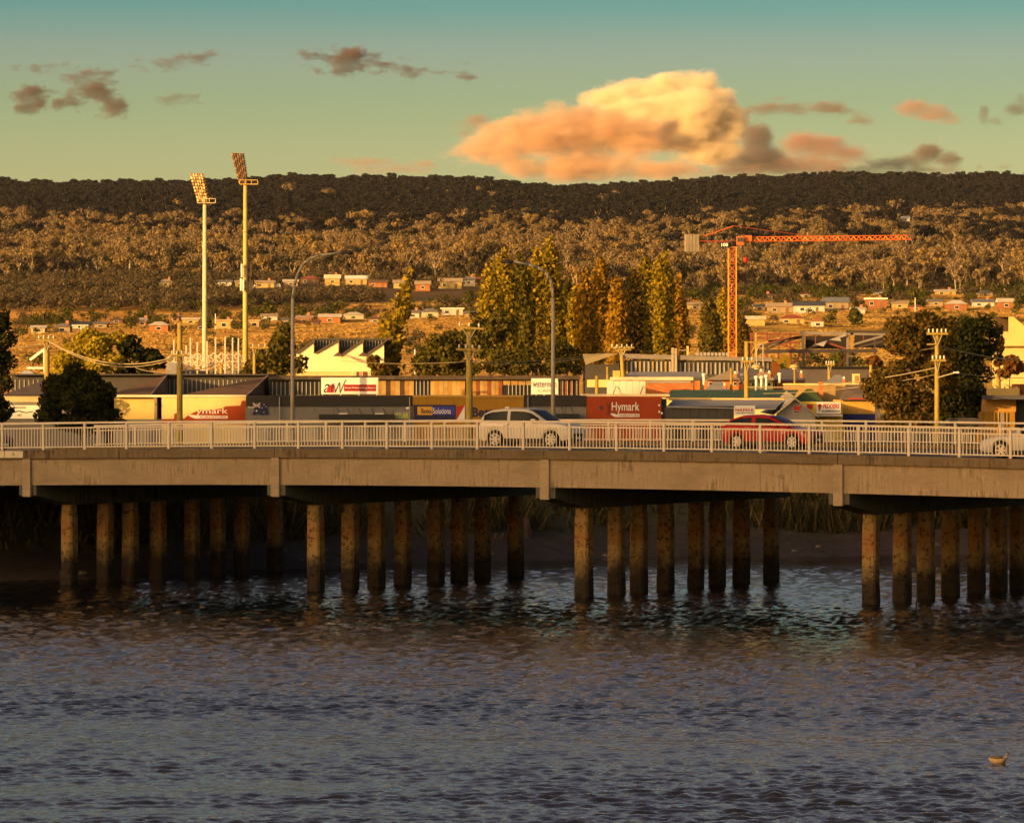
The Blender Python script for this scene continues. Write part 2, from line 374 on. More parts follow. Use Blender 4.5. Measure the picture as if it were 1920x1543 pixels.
def seg_pts(t0, t1, n=8): return [t0 + (t1 - t0) * k / n for k in range(n + 1)]
def beam(t0, t1, w0, w1, dz0, dz1, n=8):
    """box that follows the deck's camber; dz below the kerb top"""
    mb = MB(); ts = seg_pts(t0, t1, n)
    for t in ts: mb.v += [(t, w0, zd(t) - dz1), (t, w1, zd(t) - dz1), (t, w1, zd(t) - dz0), (t, w0, zd(t) - dz0)]
    for i in range(n):
        for k in range(4): mb.f.append((i*4+k, i*4+(k+1)%4, (i+1)*4+(k+1)%4, (i+1)*4+k))
    mb.f += [(3,2,1,0), tuple(n*4+k for k in range(4))]; return mb
for i in range(len(STN) - 1):
    a, c = STN[i], STN[i+1]
    beam(a + 0.02, c - 0.02, 0.0, 0.5, 0.385, 1.55).build('girder', M_girder, bridge)
    for h0 in (a, (a + c) / 2):
        beam(h0 + 0.012, h0 + (c - a) / 2 - 0.012, -0.16, 0.34, 0.0, 0.38, 4).build('kerb', M_kerb, bridge)
    for k in range(1, 10):
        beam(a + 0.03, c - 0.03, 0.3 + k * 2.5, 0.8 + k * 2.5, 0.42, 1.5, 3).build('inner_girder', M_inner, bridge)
beam(STN[0], STN[-1], 0.345, 24.3, 0.12, 0.40, 40).build('deck', M_road, bridge)
beam(STN[0], STN[-1], 21.8, 24.35, -0.06, 0.118, 40).build('far_footpath', M_kerb, bridge)
for wl in (8.0, 11.6, 15.2):
    for k in range(14):
        t0 = -36 + k * 5.2
        if wl != 11.6 or True: beam(t0, t0 + 2.4, wl, wl + 0.12, 0.112, 0.116, 2).build('lane_line', mat('road_paint', (0.75,0.74,0.7), 0.7), bridge)
# piles: octagonal, weathered orange, black below the tide mark
m, n, l, b = newmat('pile_concrete'); b.inputs['Roughness'].default_value = 0.9; b.inputs['Specular IOR Level'].default_value = 0.15
t = n.new('ShaderNodeTexCoord'); g = n.new('ShaderNodeNewGeometry'); oi = n.new('ShaderNodeObjectInfo')
sp = n.new('ShaderNodeSeparateXYZ'); l.new(g.outputs['Position'], sp.inputs[0])
av = n.new('ShaderNodeVectorMath'); av.operation = 'ADD'; l.new(g.outputs['Position'], av.inputs[0])
q = nz_(1.6, 8, 0.7); l.new(av.outputs[0], q.inputs['Vector']); cmb = n.new('ShaderNodeCombineXYZ'); l.new(oi.outputs['Random'], cmb.inputs[0])
sc_ = n.new('ShaderNodeVectorMath'); sc_.operation = 'SCALE'; sc_.inputs[3].default_value = 40; l.new(cmb.outputs[0], sc_.inputs[0]); l.new(sc_.outputs[0], av.inputs[1])
hn = n.new('ShaderNodeMath'); hn.operation = 'MULTIPLY_ADD'; l.new(q.outputs[0], hn.inputs[0]); hn.inputs[1].default_value = 2.2; l.new(sp.outputs['Z'], hn.inputs[2])
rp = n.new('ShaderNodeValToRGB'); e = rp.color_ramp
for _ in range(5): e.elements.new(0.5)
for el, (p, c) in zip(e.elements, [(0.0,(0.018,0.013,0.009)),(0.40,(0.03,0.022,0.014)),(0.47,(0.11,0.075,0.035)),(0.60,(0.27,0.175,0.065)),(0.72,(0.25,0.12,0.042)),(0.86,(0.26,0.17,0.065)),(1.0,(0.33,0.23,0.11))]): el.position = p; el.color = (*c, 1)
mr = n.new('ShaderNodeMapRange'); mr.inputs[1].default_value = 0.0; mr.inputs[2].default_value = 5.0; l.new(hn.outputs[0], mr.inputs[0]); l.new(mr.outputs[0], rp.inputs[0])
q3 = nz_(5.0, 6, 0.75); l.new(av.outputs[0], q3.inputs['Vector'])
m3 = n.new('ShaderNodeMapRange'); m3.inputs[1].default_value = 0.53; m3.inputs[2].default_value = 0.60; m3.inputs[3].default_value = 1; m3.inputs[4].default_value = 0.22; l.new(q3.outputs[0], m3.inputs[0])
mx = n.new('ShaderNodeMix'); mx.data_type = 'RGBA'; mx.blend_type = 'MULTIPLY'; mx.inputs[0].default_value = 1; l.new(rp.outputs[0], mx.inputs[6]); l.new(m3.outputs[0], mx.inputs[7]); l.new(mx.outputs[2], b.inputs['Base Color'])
bp = n.new('ShaderNodeBump'); bp.inputs['Strength'].default_value = 0.6; bp.inputs['Distance'].default_value = 0.05; l.new(q3.outputs[0], bp.inputs['Height']); l.new(bp.outputs[0], b.inputs['Normal'])
M_pile = m
PILEPX = {0: [130,197,244,297,360,408,453,516], 1: [592,657,706,755,817,861,905,967], 2: [1095,1156,1198,1248,1305,1345,1390,1446], 3: [1633,1692,1736,1782,1831,1872,1908]}
rp_ = random.Random(4)
for bi, t0 in enumerate(ST_B):
    z0 = zd(t0)
    mb = MB(); mb.box(t0 - 0.21, t0 + 0.21, -0.13, -0.003, z0 - 2.06, z0 - 0.383); o = mb.build('bracket', M_plate, bridge); bevel(o.data, 0.015)
    prof = [(0.0, z0 - 2.0), (3.0, z0 - 2.47), (24.0, z0 - 2.47), (24.0, z0 - 1.552), (0.0, z0 - 1.552)]
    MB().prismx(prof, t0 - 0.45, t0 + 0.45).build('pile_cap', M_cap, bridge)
    ws = [bw(p, t0) for p in PILEPX[bi]]
    if bi == 3: ws.append(ws[-1] + 2.7)
    for w in ws:
        r = 0.31 + rp_.uniform(-0.015, 0.015); c = r / math.cos(math.pi / 8); top = z0 - 2.473 - (0.0 if w > 3.2 else 0.0)
        mb = MB(); nn = 8; rings = [(-1.6, 1.03), (0.3, 1.05), (0.9, 1.0 + rp_.uniform(0, .05)), (top - 0.45, 1.0), (top - 0.40, 0.93), (top, 0.93)]
        for z, k in rings:
            dx, dy = rp_.uniform(-.012, .012), rp_.uniform(-.012, .012)
            for j in range(nn):
                qx, qy = ((1,-.72),(1,.72),(.72,1),(-.72,1),(-1,.72),(-1,-.72),(-.72,-1),(.72,-1))[j]; mb.v.append((t0 + dx + r * k * qx, w + dy + r * k * qy, z))
        for i in range(len(rings) - 1):
            for j in range(nn): mb.f.append((i*nn+j, i*nn+(j+1)%nn, (i+1)*nn+(j+1)%nn, (i+1)*nn+j))
        mb.f += [tuple(range(nn-1,-1,-1)), tuple((len(rings)-1)*nn+j for j in range(nn))]
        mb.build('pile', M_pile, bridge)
# left abutment wall under the end span
mb = MB(); mb.box(STN[0] + 1.0, STN[0] + 2.2, 0.2, 24.2, -1.0, zd(STN[0] + 1.6) - 1.55); mb.build('abutment', M_cap, bridge)

# railings -----------------------------------------------------------------
M_rail = mat('rail_paint', (0.60,0.50,0.37), 0.55, 0.12, 1.2, spec=0.4)
def railing(root, w, t0, step, nb, H, zmid, zbot, base, nbal=13, pw=0.12):
    posts = [t0 + step * k for k in range(nb + 1)]
    pm = MB().box(-pw/2, pw/2, -0.05, 0.05, 0.0, H).mesh('post', M_rail); bevel(pm, 0.012)
    bm_ = MB().box(-0.018, 0.018, -0.012, 0.012, zbot, zmid).mesh('baluster', M_rail)
    for t in posts: link('post', pm, root, (t, w, zd(t) + base))
    for a in posts[:-1]:
        for k in range(1, nbal + 1):
            t = a + step * k / (nbal + 1); link('baluster', bm_, root, (t, w, zd(t) + base))
    for nm, z0, z1, hw in (('top_rail', H, H + 0.085, 0.07), ('mid_rail', zmid - 0.002, zmid + 0.058, 0.03), ('bottom_rail', zbot - 0.045, zbot + 0.002, 0.03)):
        beam(posts[0] - 0.2, posts[-1] + 0.2, w - hw, w + hw, -base - z1, -base - z0, nb).build(nm, M_rail, root)
tp0 = bt(980); stp = (bt(1909) - bt(15)) / 22.0
fr = thing('bridge_railing', 'cream steel railing along the near edge of the bridge, nearest the water', 'railing', BR, RZ)
railing(fr, 0.06, tp0 - 12 * stp, stp, 24, 1.13, 0.93, 0.14, 0.0)
rr = thing('bridge_railing', 'cream steel railing along the far side of the bridge, behind the cars', 'railing', BR, RZ)
tq = bt(1141) - (bw(1141, 0) * 0)                 # a far post shows at column 1141
tt = -12.0
while True:
    X, Y = tt * CT + 24.1 * ST, 190 - tt * ST + 24.1 * CT
    if 960 + F * X / Y >= 1141: break
    tt += 0.01
railing(rr, 24.1, tt - 13 * 2.19, 2.19, 24, 0.95, 0.74, 0.10, 0.06)
# ------------------------------------------------------------ foliage
def leaf_mesh(name, blobs, n, size, material, seed, out=0.9):
    """n leaf-sized faces spread over the skins of many small clumps"""
    r = np.random.default_rng(seed); B = np.array(blobs, dtype=float)
    wgt = (B[:,3] * B[:,4] + B[:,4] * B[:,5] + B[:,3] * B[:,5]); k = r.choice(len(B), n, p=wgt / wgt.sum())
    d = r.normal(size=(n,3)); d /= np.linalg.norm(d, axis=1)[:,None]
    rad = 0.55 + 0.5 * r.random(n) ** 0.6
    c = B[k,:3] + d * B[k,3:6] * rad[:,None]
    nr = d * out + r.normal(size=(n,3)) * 0.6; nr /= np.linalg.norm(nr, axis=1)[:,None]
    a = np.cross(nr, r.normal(size=(n,3))); a /= np.linalg.norm(a, axis=1)[:,None] + 1e-9; b = np.cross(nr, a)
    s = size * (0.55 + 0.9 * r.random(n)); s1 = s * (0.55 + 0.35 * r.random(n))
    v = np.empty((n,4,3)); v[:,0] = c - a * s[:,None] * .5; v[:,1] = c - b * s1[:,None] * .5; v[:,2] = c + a * s[:,None] * .5; v[:,3] = c + b * s1[:,None] * .5
    return quads_mesh(name, v, material)
def quads_mesh(name, v, material):
    n = len(v); me = bpy.data.meshes.new(name)
    me.vertices.add(4*n); me.vertices.foreach_set('co', v.reshape(-1).astype(np.float32))
    me.loops.add(4*n); me.loops.foreach_set('vertex_index', np.arange(4*n, dtype=np.int32))
    me.polygons.add(n); me.polygons.foreach_set('loop_start', np.arange(0, 4*n, 4, dtype=np.int32)); me.polygons.foreach_set('loop_total', np.full(n, 4, dtype=np.int32))
    me.update(calc_edges=True); me.materials.append(material); return me
M_bark = mat('bark', (0.10,0.075,0.05), 0.95, 0.35, 2.0); M_palebark = mat('pale_bark', (0.42,0.34,0.24), 0.9, 0.25, 0.6)
def limbs(mb, base, top, r0, spread, rg, nl=7):
    """tapered trunk with rising limbs"""
    base = Vector(base); top = Vector(top); prev = base; m_ = 6; pts = [base]
    for k in range(1, m_ + 1):
        p = base.lerp(top, k / m_) + Vector((rg.uniform(-1,1), rg.uniform(-1,1), 0)) * spread * 0.06; pts.append(p)
        mb.tube(prev, p, r0 * (1 - 0.8 * (k-1)/m_), r0 * (1 - 0.8 * k/m_), 7); prev = p
    for k in range(nl):
        f = rg.uniform(0.3, 0.9); i = min(m_ - 1, int(f * m_)); s = pts[i].lerp(pts[i+1], f * m_ - i); a = rg.uniform(0, 6.28)
        L = spread * rg.uniform(0.5, 0.9); e = s + Vector((math.cos(a) * L, math.sin(a) * L, L * rg.uniform(0.4, 0.9)))
        mid = s.lerp(e, 0.5) + Vector((0, 0, -0.08 * L)); mb.tube(s, mid, r0 * 0.36, r0 * 0.24, 5); mb.tube(mid, e, r0 * 0.24, r0 * 0.08, 5)
    return mb
L_dark = leafmat('leaf_dark', [(0.012,0.016,0.006),(0.03,0.034,0.01),(0.05,0.046,0.012)], 0.2)
L_olive = leafmat('leaf_olive', [(0.045,0.045,0.01),(0.09,0.08,0.015),(0.15,0.115,0.02)])
L_gold = leafmat('leaf_gold', [(0.10,0.082,0.010),(0.27,0.20,0.016),(0.40,0.28,0.022)])
L_orange = leafmat('leaf_orange', [(0.14,0.08,0.010),(0.30,0.175,0.016),(0.42,0.24,0.02)])
L_yellow = leafmat('leaf_yellow', [(0.16,0.13,0.012),(0.34,0.26,0.02),(0.46,0.35,0.03)])
L_rust = leafmat('leaf_rust', [(0.10,0.055,0.015),(0.20,0.075,0.02),(0.16,0.09,0.02)])
L_mix = leafmat('leaf_mix', [(0.03,0.032,0.008),(0.07,0.058,0.012),(0.13,0.085,0.018),(0.17,0.085,0.02),(0.11,0.095,0.018)])
def tree(name, label, Y, ells, material, leaf=0.32, dens=1.0, seed=1, blob=1.0, cat='tree', group=None, trunk_px=None, bark=None, tall=1.0, base_z=None, lean=0.0):
    """ells: crown lobes as (column, row, half width, half height) in photo pixels at depth Y"""
    rg = random.Random(seed); s = PXM(Y)
    cx = trunk_px if trunk_px else sum(e[0] * e[2] for e in ells) / sum(e[2] for e in ells)
    X = WX(cx, Y); gz = ground(X, Y) if base_z is None else base_z
    o = thing(name, label, cat, (X, Y, gz), 0, group)
    blobs = []; area = 0
    for (ex, ey, rx, rz) in ells:
        rx, rz = rx / s, rz / s; c = Vector((WX(ex, Y) - X, 0, WZ(ey, Y) - gz)); dep = min(rx, rz * 1.2) if tall == 1.0 else rx
        area += 4 * rx * rz * 3.0
        nb = max(3, int(4.2 * rx * rz / (blob * blob) * (1 if tall == 1.0 else 0.8)))
        for _ in range(nb):
            while True:
                p = Vector((rg.uniform(-1,1), rg.uniform(-1,1), rg.uniform(-1,1)))
                if p.length < 1 and (p.length > 0.35 or rg.random() < .3): break
            br = blob * rg.uniform(0.6, 1.15); br = min(br, rx * 0.7, rz * 0.7)
            blobs.append((c.x + p.x * (rx - br * 0.7), c.y + p.y * max(0.1, dep - br * 0.7), c.z + p.z * (rz - br * 0.7 * min(tall, 1.5)), br, br, br * (0.8 if tall == 1.0 else tall)))
    leaf *= 1.12; n = int(area * dens / (leaf * leaf) * 4.6); n = max(900, min(n, 46000))
    top = max(c[2] for c in blobs); mid = blobs[0]
    mb = MB(); limbs(mb, (0,0,-0.3), (sum(b[0] for b in blobs)/len(blobs), 0, top * 0.86), max(0.12, top * 0.018), max(0.6, (ells[0][2] / s) * 0.6), rg, 9 if tall == 1.0 else 6)
    mb.build('trunk', bark or M_bark, o, True)
    link('crown', leaf_mesh('crown', blobs, n, leaf, material, seed), o)
    return o

# big trees along the streets ------------------------------------------------
tree('evergreen_tree', 'tall dark evergreen tree cut off by the left edge of the picture', 285, [(-14,640,40,66),(4,705,30,60),(-14,765,36,45),(6,600,18,26)], L_dark, 0.22, 1.0, 11)
tree('broad_shrub_tree', 'broad dark bushy tree in front of the cream warehouse wall', 268, [(150,742,84,52),(150,706,48,28),(205,772,46,24),(92,772,34,30),(112,722,40,30),(150,792,88,26),(215,795,44,18)], L_dark, 0.19, 1.0, 12, 0.9)
tree('plane_tree', 'bright yellow-green tree behind the wooden pole on the left', 332, [(180,640,46,36),(136,658,36,36),(122,690,32,26),(196,678,48,30),(215,635,24,20)], L_yellow, 0.24, 0.9, 13, 1.1)
tree('dark_round_tree', 'dark rounded tree to the right of the yellow-green tree', 340, [(252,655,36,30),(284,668,26,30),(242,690,46,24)], L_dark, 0.34, 1.0, 14, 1.0)
tree('street_tree', 'olive conical street tree beside the left street lamp pole', 420, [(528,642,30,40),(520,680,46,30),(560,682,22,18),(530,615,14,16)], L_olive, 0.40, 0.85, 15, 1.1)
tree('low_shrub', 'small olive shrub at the foot of the second floodlight tower', 430, [(478,690,24,18),(462,700,16,12)], L_olive, 0.38, 0.9, 16, 0.8, cat='shrub')
tree('leaning_poplar', 'leaning gold-green poplar with a bent pointed tip', 470, [(770,512,7,22),(762,545,15,30),(750,580,22,36),(736,625,28,46),(728,668,34,40)], L_gold, 0.42, 0.85, 17, 0.9, tall=1.6)
tree('spreading_tree', 'spreading yellow-green tree behind the wooden pole with two crossarms', 440, [(835,655,46,44),(795,682,38,26),(862,690,42,26),(880,640,22,30)], L_olive, 0.36, 0.9, 18, 1.1)
tree('low_shrub', 'dark low shrub between the sawtooth hall and the leaning poplar', 445, [(725,695,34,18),(705,680,16,20)], L_mix, 0.36, 0.8, 19, 0.9, cat='shrub')
tree('round_shrub_tree', 'wide dark green shrub tree below the poplars, left of the long grey hall', 385, [(962,676,58,34),(1040,668,48,40),(1080,690,22,18),(908,692,36,16),(1000,690,60,22)], L_olive, 0.25, 1.0, 20, 0.95)
POP = [(918,492,665,17,L_gold,'leftmost of the tall poplars, gold-green and pointed'),(944,468,665,20,L_gold,'tall gold-green poplar left of the right street lamp head'),(973,474,665,17,L_olive,'olive poplar directly behind the right street lamp head'),
       (1003,468,650,15,L_gold,'slim golden poplar between the lamp head and the lamp pole'),(1031,450,655,21,L_gold,'tallest golden poplar, directly behind the right street lamp pole'),(988,500,668,13,L_olive,'olive poplar filling the gap left of the slim golden poplar'),(1078,535,690,13,L_gold,'short golden poplar filling the gap left of the orange clump'),(1062,520,668,14,L_olive,'short olive poplar just right of the right street lamp pole'),
       (1096,508,688,15,L_orange,'orange-gold poplar at the left of the middle clump'),(1126,488,690,22,L_orange,'broad orange-gold poplar in the middle clump'),(1156,520,690,17,L_orange,'orange poplar with a dark right side in the middle clump'),
       (1188,505,672,16,L_mix,'dark poplar at the left of the last tall clump'),(1214,480,674,18,L_gold,'gold-tipped dark poplar in the last tall clump'),(1243,474,674,20,L_gold,'tall gold poplar at the right of the last tall clump'),(1271,516,690,14,L_orange,'slender orange-gold poplar standing alone right of the tall clump'),
       (1330,566,660,17,L_olive,'olive poplar left of the crane mast'),(1354,542,662,16,L_gold,'gold-green poplar against the left side of the crane mast'),(1392,598,662,13,L_mix,'small dark poplar just right of the crane mast')]
for i, (px, y0, y1, hw, ml, lb) in enumerate(POP):
    hw *= 1.45; y1 += 14
    h = (y1 - y0); Yp = (455 if px < 1300 else 850) + (i * 37 % 5) * 9
    el = [(px + 1, y0 + h * 0.07, hw * 0.34, h * 0.09), (px, y0 + h * 0.22, hw * 0.70, h * 0.15), (px, y0 + h * 0.45, hw * 0.95, h * 0.2), (px, y0 + h * 0.72, hw, h * 0.22), (px - hw * 0.4, y0 + h * 0.35, hw * 0.4, h * 0.16), (px + hw * 0.45, y0 + h * 0.4, hw * 0.4, h * 0.17)]
    tree('poplar_tree', lb, Yp, el, ml, 0.33 if px < 1300 else 0.5, 1.15, 40 + i, 0.75 if px < 1300 else 1.2, tall=2.6, group='row of poplars')
tree('spreading_tree', 'green bushy tree at the foot of the leftmost poplars', 430, [(935,622,38,46),(905,650,26,30),(890,605,16,26)], L_olive, 0.36, 0.95, 61, 1.0)
tree('street_tree', 'large olive tree left of the pole with the white insulators, above the rusty roof', 292, [(1700,640,52,54),(1722,604,40,30),(1672,700,46,60),(1690,745,60,42),(1745,665,30,60),(1730,760,40,30),(1690,788,66,26),(1755,625,36,34),(1765,700,34,60),(1640,720,24,40)], L_mix, 0.21, 1.0, 62, 0.95)
tree('street_tree', 'large dark tree right of the pole with the white insulators', 300, [(1808,640,56,48),(1840,612,40,30),(1800,710,66,70),(1860,655,22,36),(1765,745,50,40),(1835,755,34,30),(1800,788,60,24),(1778,640,40,50),(1868,625,20,26)], L_dark, 0.21, 0.9, 63, 0.95)
tree('autumn_shrub', 'orange-brown autumn shrub at the right edge below the cream gable', 320, [(1900,682,24,20),(1880,700,14,12)], L_rust, 0.30, 0.9, 64, 0.8, cat='shrub')
tree('autumn_shrub', 'red autumn shrub touching the right side of the large dark tree', 306, [(1876,650,10,22),(1872,676,8,14)], L_rust, 0.28, 0.9, 65, 0.7, cat='shrub')
tree('autumn_shrub', 'rust coloured shrub beneath the steel frame, left of the large olive tree', 420, [(1640,682,18,16),(1626,695,14,10)], L_rust, 0.32, 0.9, 66, 0.7, cat='shrub')
# ------------------------------------------------------------ houses on the slopes
M_glass = glassmat('house_glass')
WC = {'yellow': (0.62,0.47,0.17), 'cream': (0.66,0.58,0.40), 'white': (0.75,0.72,0.64), 'orange': (0.48,0.20,0.07), 'tan': (0.48,0.36,0.2), 'brown': (0.2,0.12,0.07), 'brick': (0.42,0.17,0.07)}
RC = {'red': (0.25,0.07,0.045), 'grey': (0.17,0.16,0.15), 'pale': (0.5,0.45,0.37), 'navy': (0.05,0.055,0.08), 'brown': (0.16,0.09,0.055), 'white': (0.68,0.66,0.6), 'blue': (0.13,0.15,0.19), 'tan': (0.36,0.27,0.18), 'orange': (0.36,0.15,0.06)}
HOUSES = [ # px0, px1, roof top row, base row, wall, roof, style, label
 (297,323,527,541,'yellow','tan','hip','small yellow house alone at the left end of the upper terrace'),
 (403,434,528,538,'white','grey','gable','low white house with a grey roof between the two floodlight towers, upper terrace'),
 (441,458,529,540,'yellow','tan','gable','yellow house mostly behind the second floodlight tower, upper terrace'),
 (478,514,528,541,'yellow','tan','gable','long yellow house just right of the second floodlight tower, upper terrace'),
 (531,558,526,538,'tan','pale','gable','tan house left of the left street lamp pole, upper terrace'),
 (563,598,520,534,'brown','red','hip','house with a dark red roof just right of the left street lamp pole, upper terrace'),
 (609,637,517,537,'yellow','cream','gable','tall two-storey yellow house below the left street lamp head'),
 (648,688,519,536,'yellow','white','gable','yellow house with a white roof, upper terrace'),
 (691,726,527,540,'orange','brown','gable','orange house left of the leaning poplar, upper terrace'),
 (738,762,527,543,'yellow','tan','gable','yellow house partly hidden by the leaning poplar'),
 (779,806,530,548,'orange','tan','gable','orange house with a pale band right of the leaning poplar tip'),
 (822,866,524,543,'yellow','tan','gable','wide yellow brick house left of the tall poplars, upper terrace'),
 (868,890,521,538,'white','grey','gable','white house with a grey roof left of the tall poplars'),
 (895,912,522,537,'orange','red','gable','orange house with a red roof touching the leftmost poplar'),
 (279,315,606,623,'orange','pale','hip','orange brick house with a pale hipped roof above the stadium roof'),
 (259,274,599,613,'orange','pale','gable','small orange brick house up the slope from the hipped-roof brick house'),
 (342,372,598,608,'yellow','cream','gable','pale yellow house directly left of the first floodlight tower'),
 (368,384,607,622,'brown','brown','gable','brown house just left of the first floodlight tower base'),
 (405,434,603,620,'yellow','tan','flat','boxy yellow house between the two floodlight towers, lower row'),
 (467,486,604,617,'yellow','tan','flat','yellow house just right of the second floodlight tower, lower row'),
 (490,520,591,603,'white','tan','gable','white house with a tan roof left of the left street lamp, lower row'),
 (556,584,594,607,'orange','tan','gable','orange house just right of the left street lamp pole, lower row'),
 (598,638,591,607,'orange','pale','gable','orange brick house with white end wall, lower row'),
 (643,682,589,602,'cream','pale','hip','house with a wide pale hipped roof left of the leaning poplar, lower row'),
 (762,786,584,598,'white','grey','gable','white house right of the leaning poplar, lower row'),
 (790,822,582,599,'cream','grey','hip','cream house with a grey hipped roof, lower row'),
 (828,868,580,593,'white','white','flat','flat white-roofed house left of the tall poplars, lower row'),
 (102,131,609,625,'tan','grey','hip','tan house with a grey roof far left, above the yellow-green tree'),
 (134,166,606,619,'white','navy','gable','house with a dark roof left of the yellow-green tree top'),
 (58,84,613,626,'cream','pale','gable','small cream house at the far left of the lower row'),
 (1440,1488,570,589,'tan','tan','gable','long tan house with a tan roof, left of the navy-roofed house'),
 (1490,1546,568,590,'white','navy','gable','long white house with a navy blue roof on the right slope'),
 (1546,1591,560,585,'tan','blue','gable','tan house with a slate blue roof below the round yellow tree'),
 (1463,1508,594,611,'yellow','red','hip','yellow cottage with a red roof on the grass slope'),
 (1523,1544,599,616,'white','orange','hip','tiny white cottage with an orange roof on the grass slope'),
 (1400,1434,598,615,'yellow','cream','gable','plain yellow shed right of the crane mast'),
 (1625,1662,563,582,'brick','white','flat','orange brick house with a white flat roof on the right slope'),
 (1672,1702,566,580,'yellow','tan','gable','yellow house right of the orange brick house with the white roof'),
 (1775,1813,565,584,'brick','pale','hip','orange brick house above the gap between the two large trees'),
 (1826,1864,564,577,'white','blue','gable','house with a slate blue roof above the large dark tree'),
 (1873,1901,562,581,'brick','pale','gable','orange brick house nearest the right edge'),
 (1287,1318,569,583,'yellow','tan','gable','yellow house seen between the slender poplar and the crane mast'),
 (1691,1706,408,417,'white','white','gable','tiny white house alone high in the hillside bush'),
 (176,200,606,616,'tan','grey','gable','muted tan house left of the small orange brick house, lower row'),
 (206,230,599,608,'brown','brown','hip','brown-roofed house above the yellow-green tree, lower row'),
 (318,336,595,604,'orange','tan','gable','small orange house up the slope left of the first floodlight tower'),
 (529,546,601,611,'cream','grey','gable','cream house touching the left side of the left street lamp pole'),
 (586,598,603,612,'brown','brown','gable','small brown shed-like house right of the left street lamp pole'),
 (692,714,597,607,'tan','brown','hip','tan house with a brown roof just left of the leaning poplar'),
 (872,898,587,598,'tan','grey','gable','tan house tucked against the left side of the tall poplars, lower row'),
 (1414,1434,573,584,'cream','grey','gable','small cream house left of the long tan house'),
 (1598,1622,579,590,'white','pale','gable','small white house behind the dark conical tree'),
 (1706,1730,574,585,'orange','brown','hip','orange house with a brown roof right of the yellow house'),
 (1742,1768,565,577,'tan','grey','gable','tan house left of the orange brick house above the tree gap'),
 (1424,1446,553,562,'tan','brown','gable','tan house high on the right slope, nearest the crane mast'),
 (1500,1522,551,560,'cream','red','hip','cream house with a red roof above the navy-roofed house'),
 (1640,1662,547,556,'white','grey','gable','white house high on the right slope above the brick flat-roofed house'),
 (1756,1792,545,554,'yellow','pale','gable','pale yellow house highest on the slope at the right'),
 (1834,1862,548,557,'tan','grey','hip','tan house high on the slope above the slate blue roof at the right'),
]
HB = []
for i, (x0, x1, yt, yb, wc, rc, st, lb) in enumerate(HOUSES):
    Y = ground_px((x0 + x1) / 2, yb - 1); s = PXM(Y); w = (x1 - x0) / s; H = (yb - yt) / s; X = WX((x0 + x1) / 2, Y)
    HB.append((x0, x1, yt, yb, Y)); z0 = ground(X, Y) - 0.6; H += 0.3
    o = thing('house', lb, 'house', (X, Y + 3.0, z0), 0, 'houses on the slopes')
    wm = mat('house_' + wc, tuple(v * .55 for v in WC[wc]), 0.85, 0.2, 0.4); rm = mat('roof_' + rc, RC.get(rc, WC.get(rc)), 0.8, 0.25, 0.6)
    wh = H * (0.62 if st != 'flat' else 0.86) + 0.6; d = 7.0; rh = H + 0.6 - wh; hw = w / 2
    MB().box(-hw, hw, -3, d - 3, 0, wh).build('wall', wm, o)
    e = 0.45; mb = MB()
    if st == 'flat': mb.box(-hw - e, hw + e, -3 - e, d - 3 + e, wh + 0.003, wh + max(0.3, rh))
    else:
        ins = hw + e if st == 'gable' else hw * 0.35; y0, y1 = -3 - e, d - 3 + e; ym = (y0 + y1) / 2
        mb.add([(-hw-e,y0,wh),(hw+e,y0,wh),(hw+e,y1,wh),(-hw-e,y1,wh),(-ins,ym,wh+rh),(ins,ym,wh+rh)], [(0,1,5,4),(2,3,4,5),(1,2,5),(3,0,4),(3,2,1,0)])
    ro = mb.build('roof', rm, o)
    if i % 3 == 0: MB().box(hw*.3, hw*.3+.9, d/2-3.2, d/2-2.4, wh + rh*.5, wh + rh + 0.8).build('chimney', mat('chimney_brick', (0.35,0.15,0.08)), ro)
    nw = max(1, int(w / 3.4)) if lb.find('shed') < 0 else 0
    for k in range(nw):
        xc = -hw + (k + 0.5) * w / nw
        if k == nw // 2 and nw > 1:
            MB().box(xc - .45, xc + .45, -3.06, -2.99, 0.5, min(wh - .3, 2.7)).build('door', mat('house_door', (0.16,0.09,0.05)), o)
        else:
            wd = MB().box(xc - .75, xc + .75, -3.05, -2.98, wh * .45, wh * .82).build('window', mat('window_frame', (0.7,0.67,0.6)), o)
            MB().box(xc - .65, xc + .65, -3.08, -3.04, wh * .48, wh * .79).build('pane', M_glass, wd)
    if lb.startswith('tall two'):
        MB().box(-hw - .02, hw + .02, -3.5, -2.99, wh * .5, wh * .56).build('balcony', wm, o)
fe = thing('boundary_fence', 'white boundary fence below the long yellow house on the upper terrace', 'fence', (WX(495, 1800), 1796, ground(WX(495,1800),1796)), 0)
for k in range(6): MB().box(-6.5 + k * 2.2, -4.35 + k * 2.2, -.05, .05, -.3, 1.5).build('panel', mat('fence_white', WC['white']), fe)

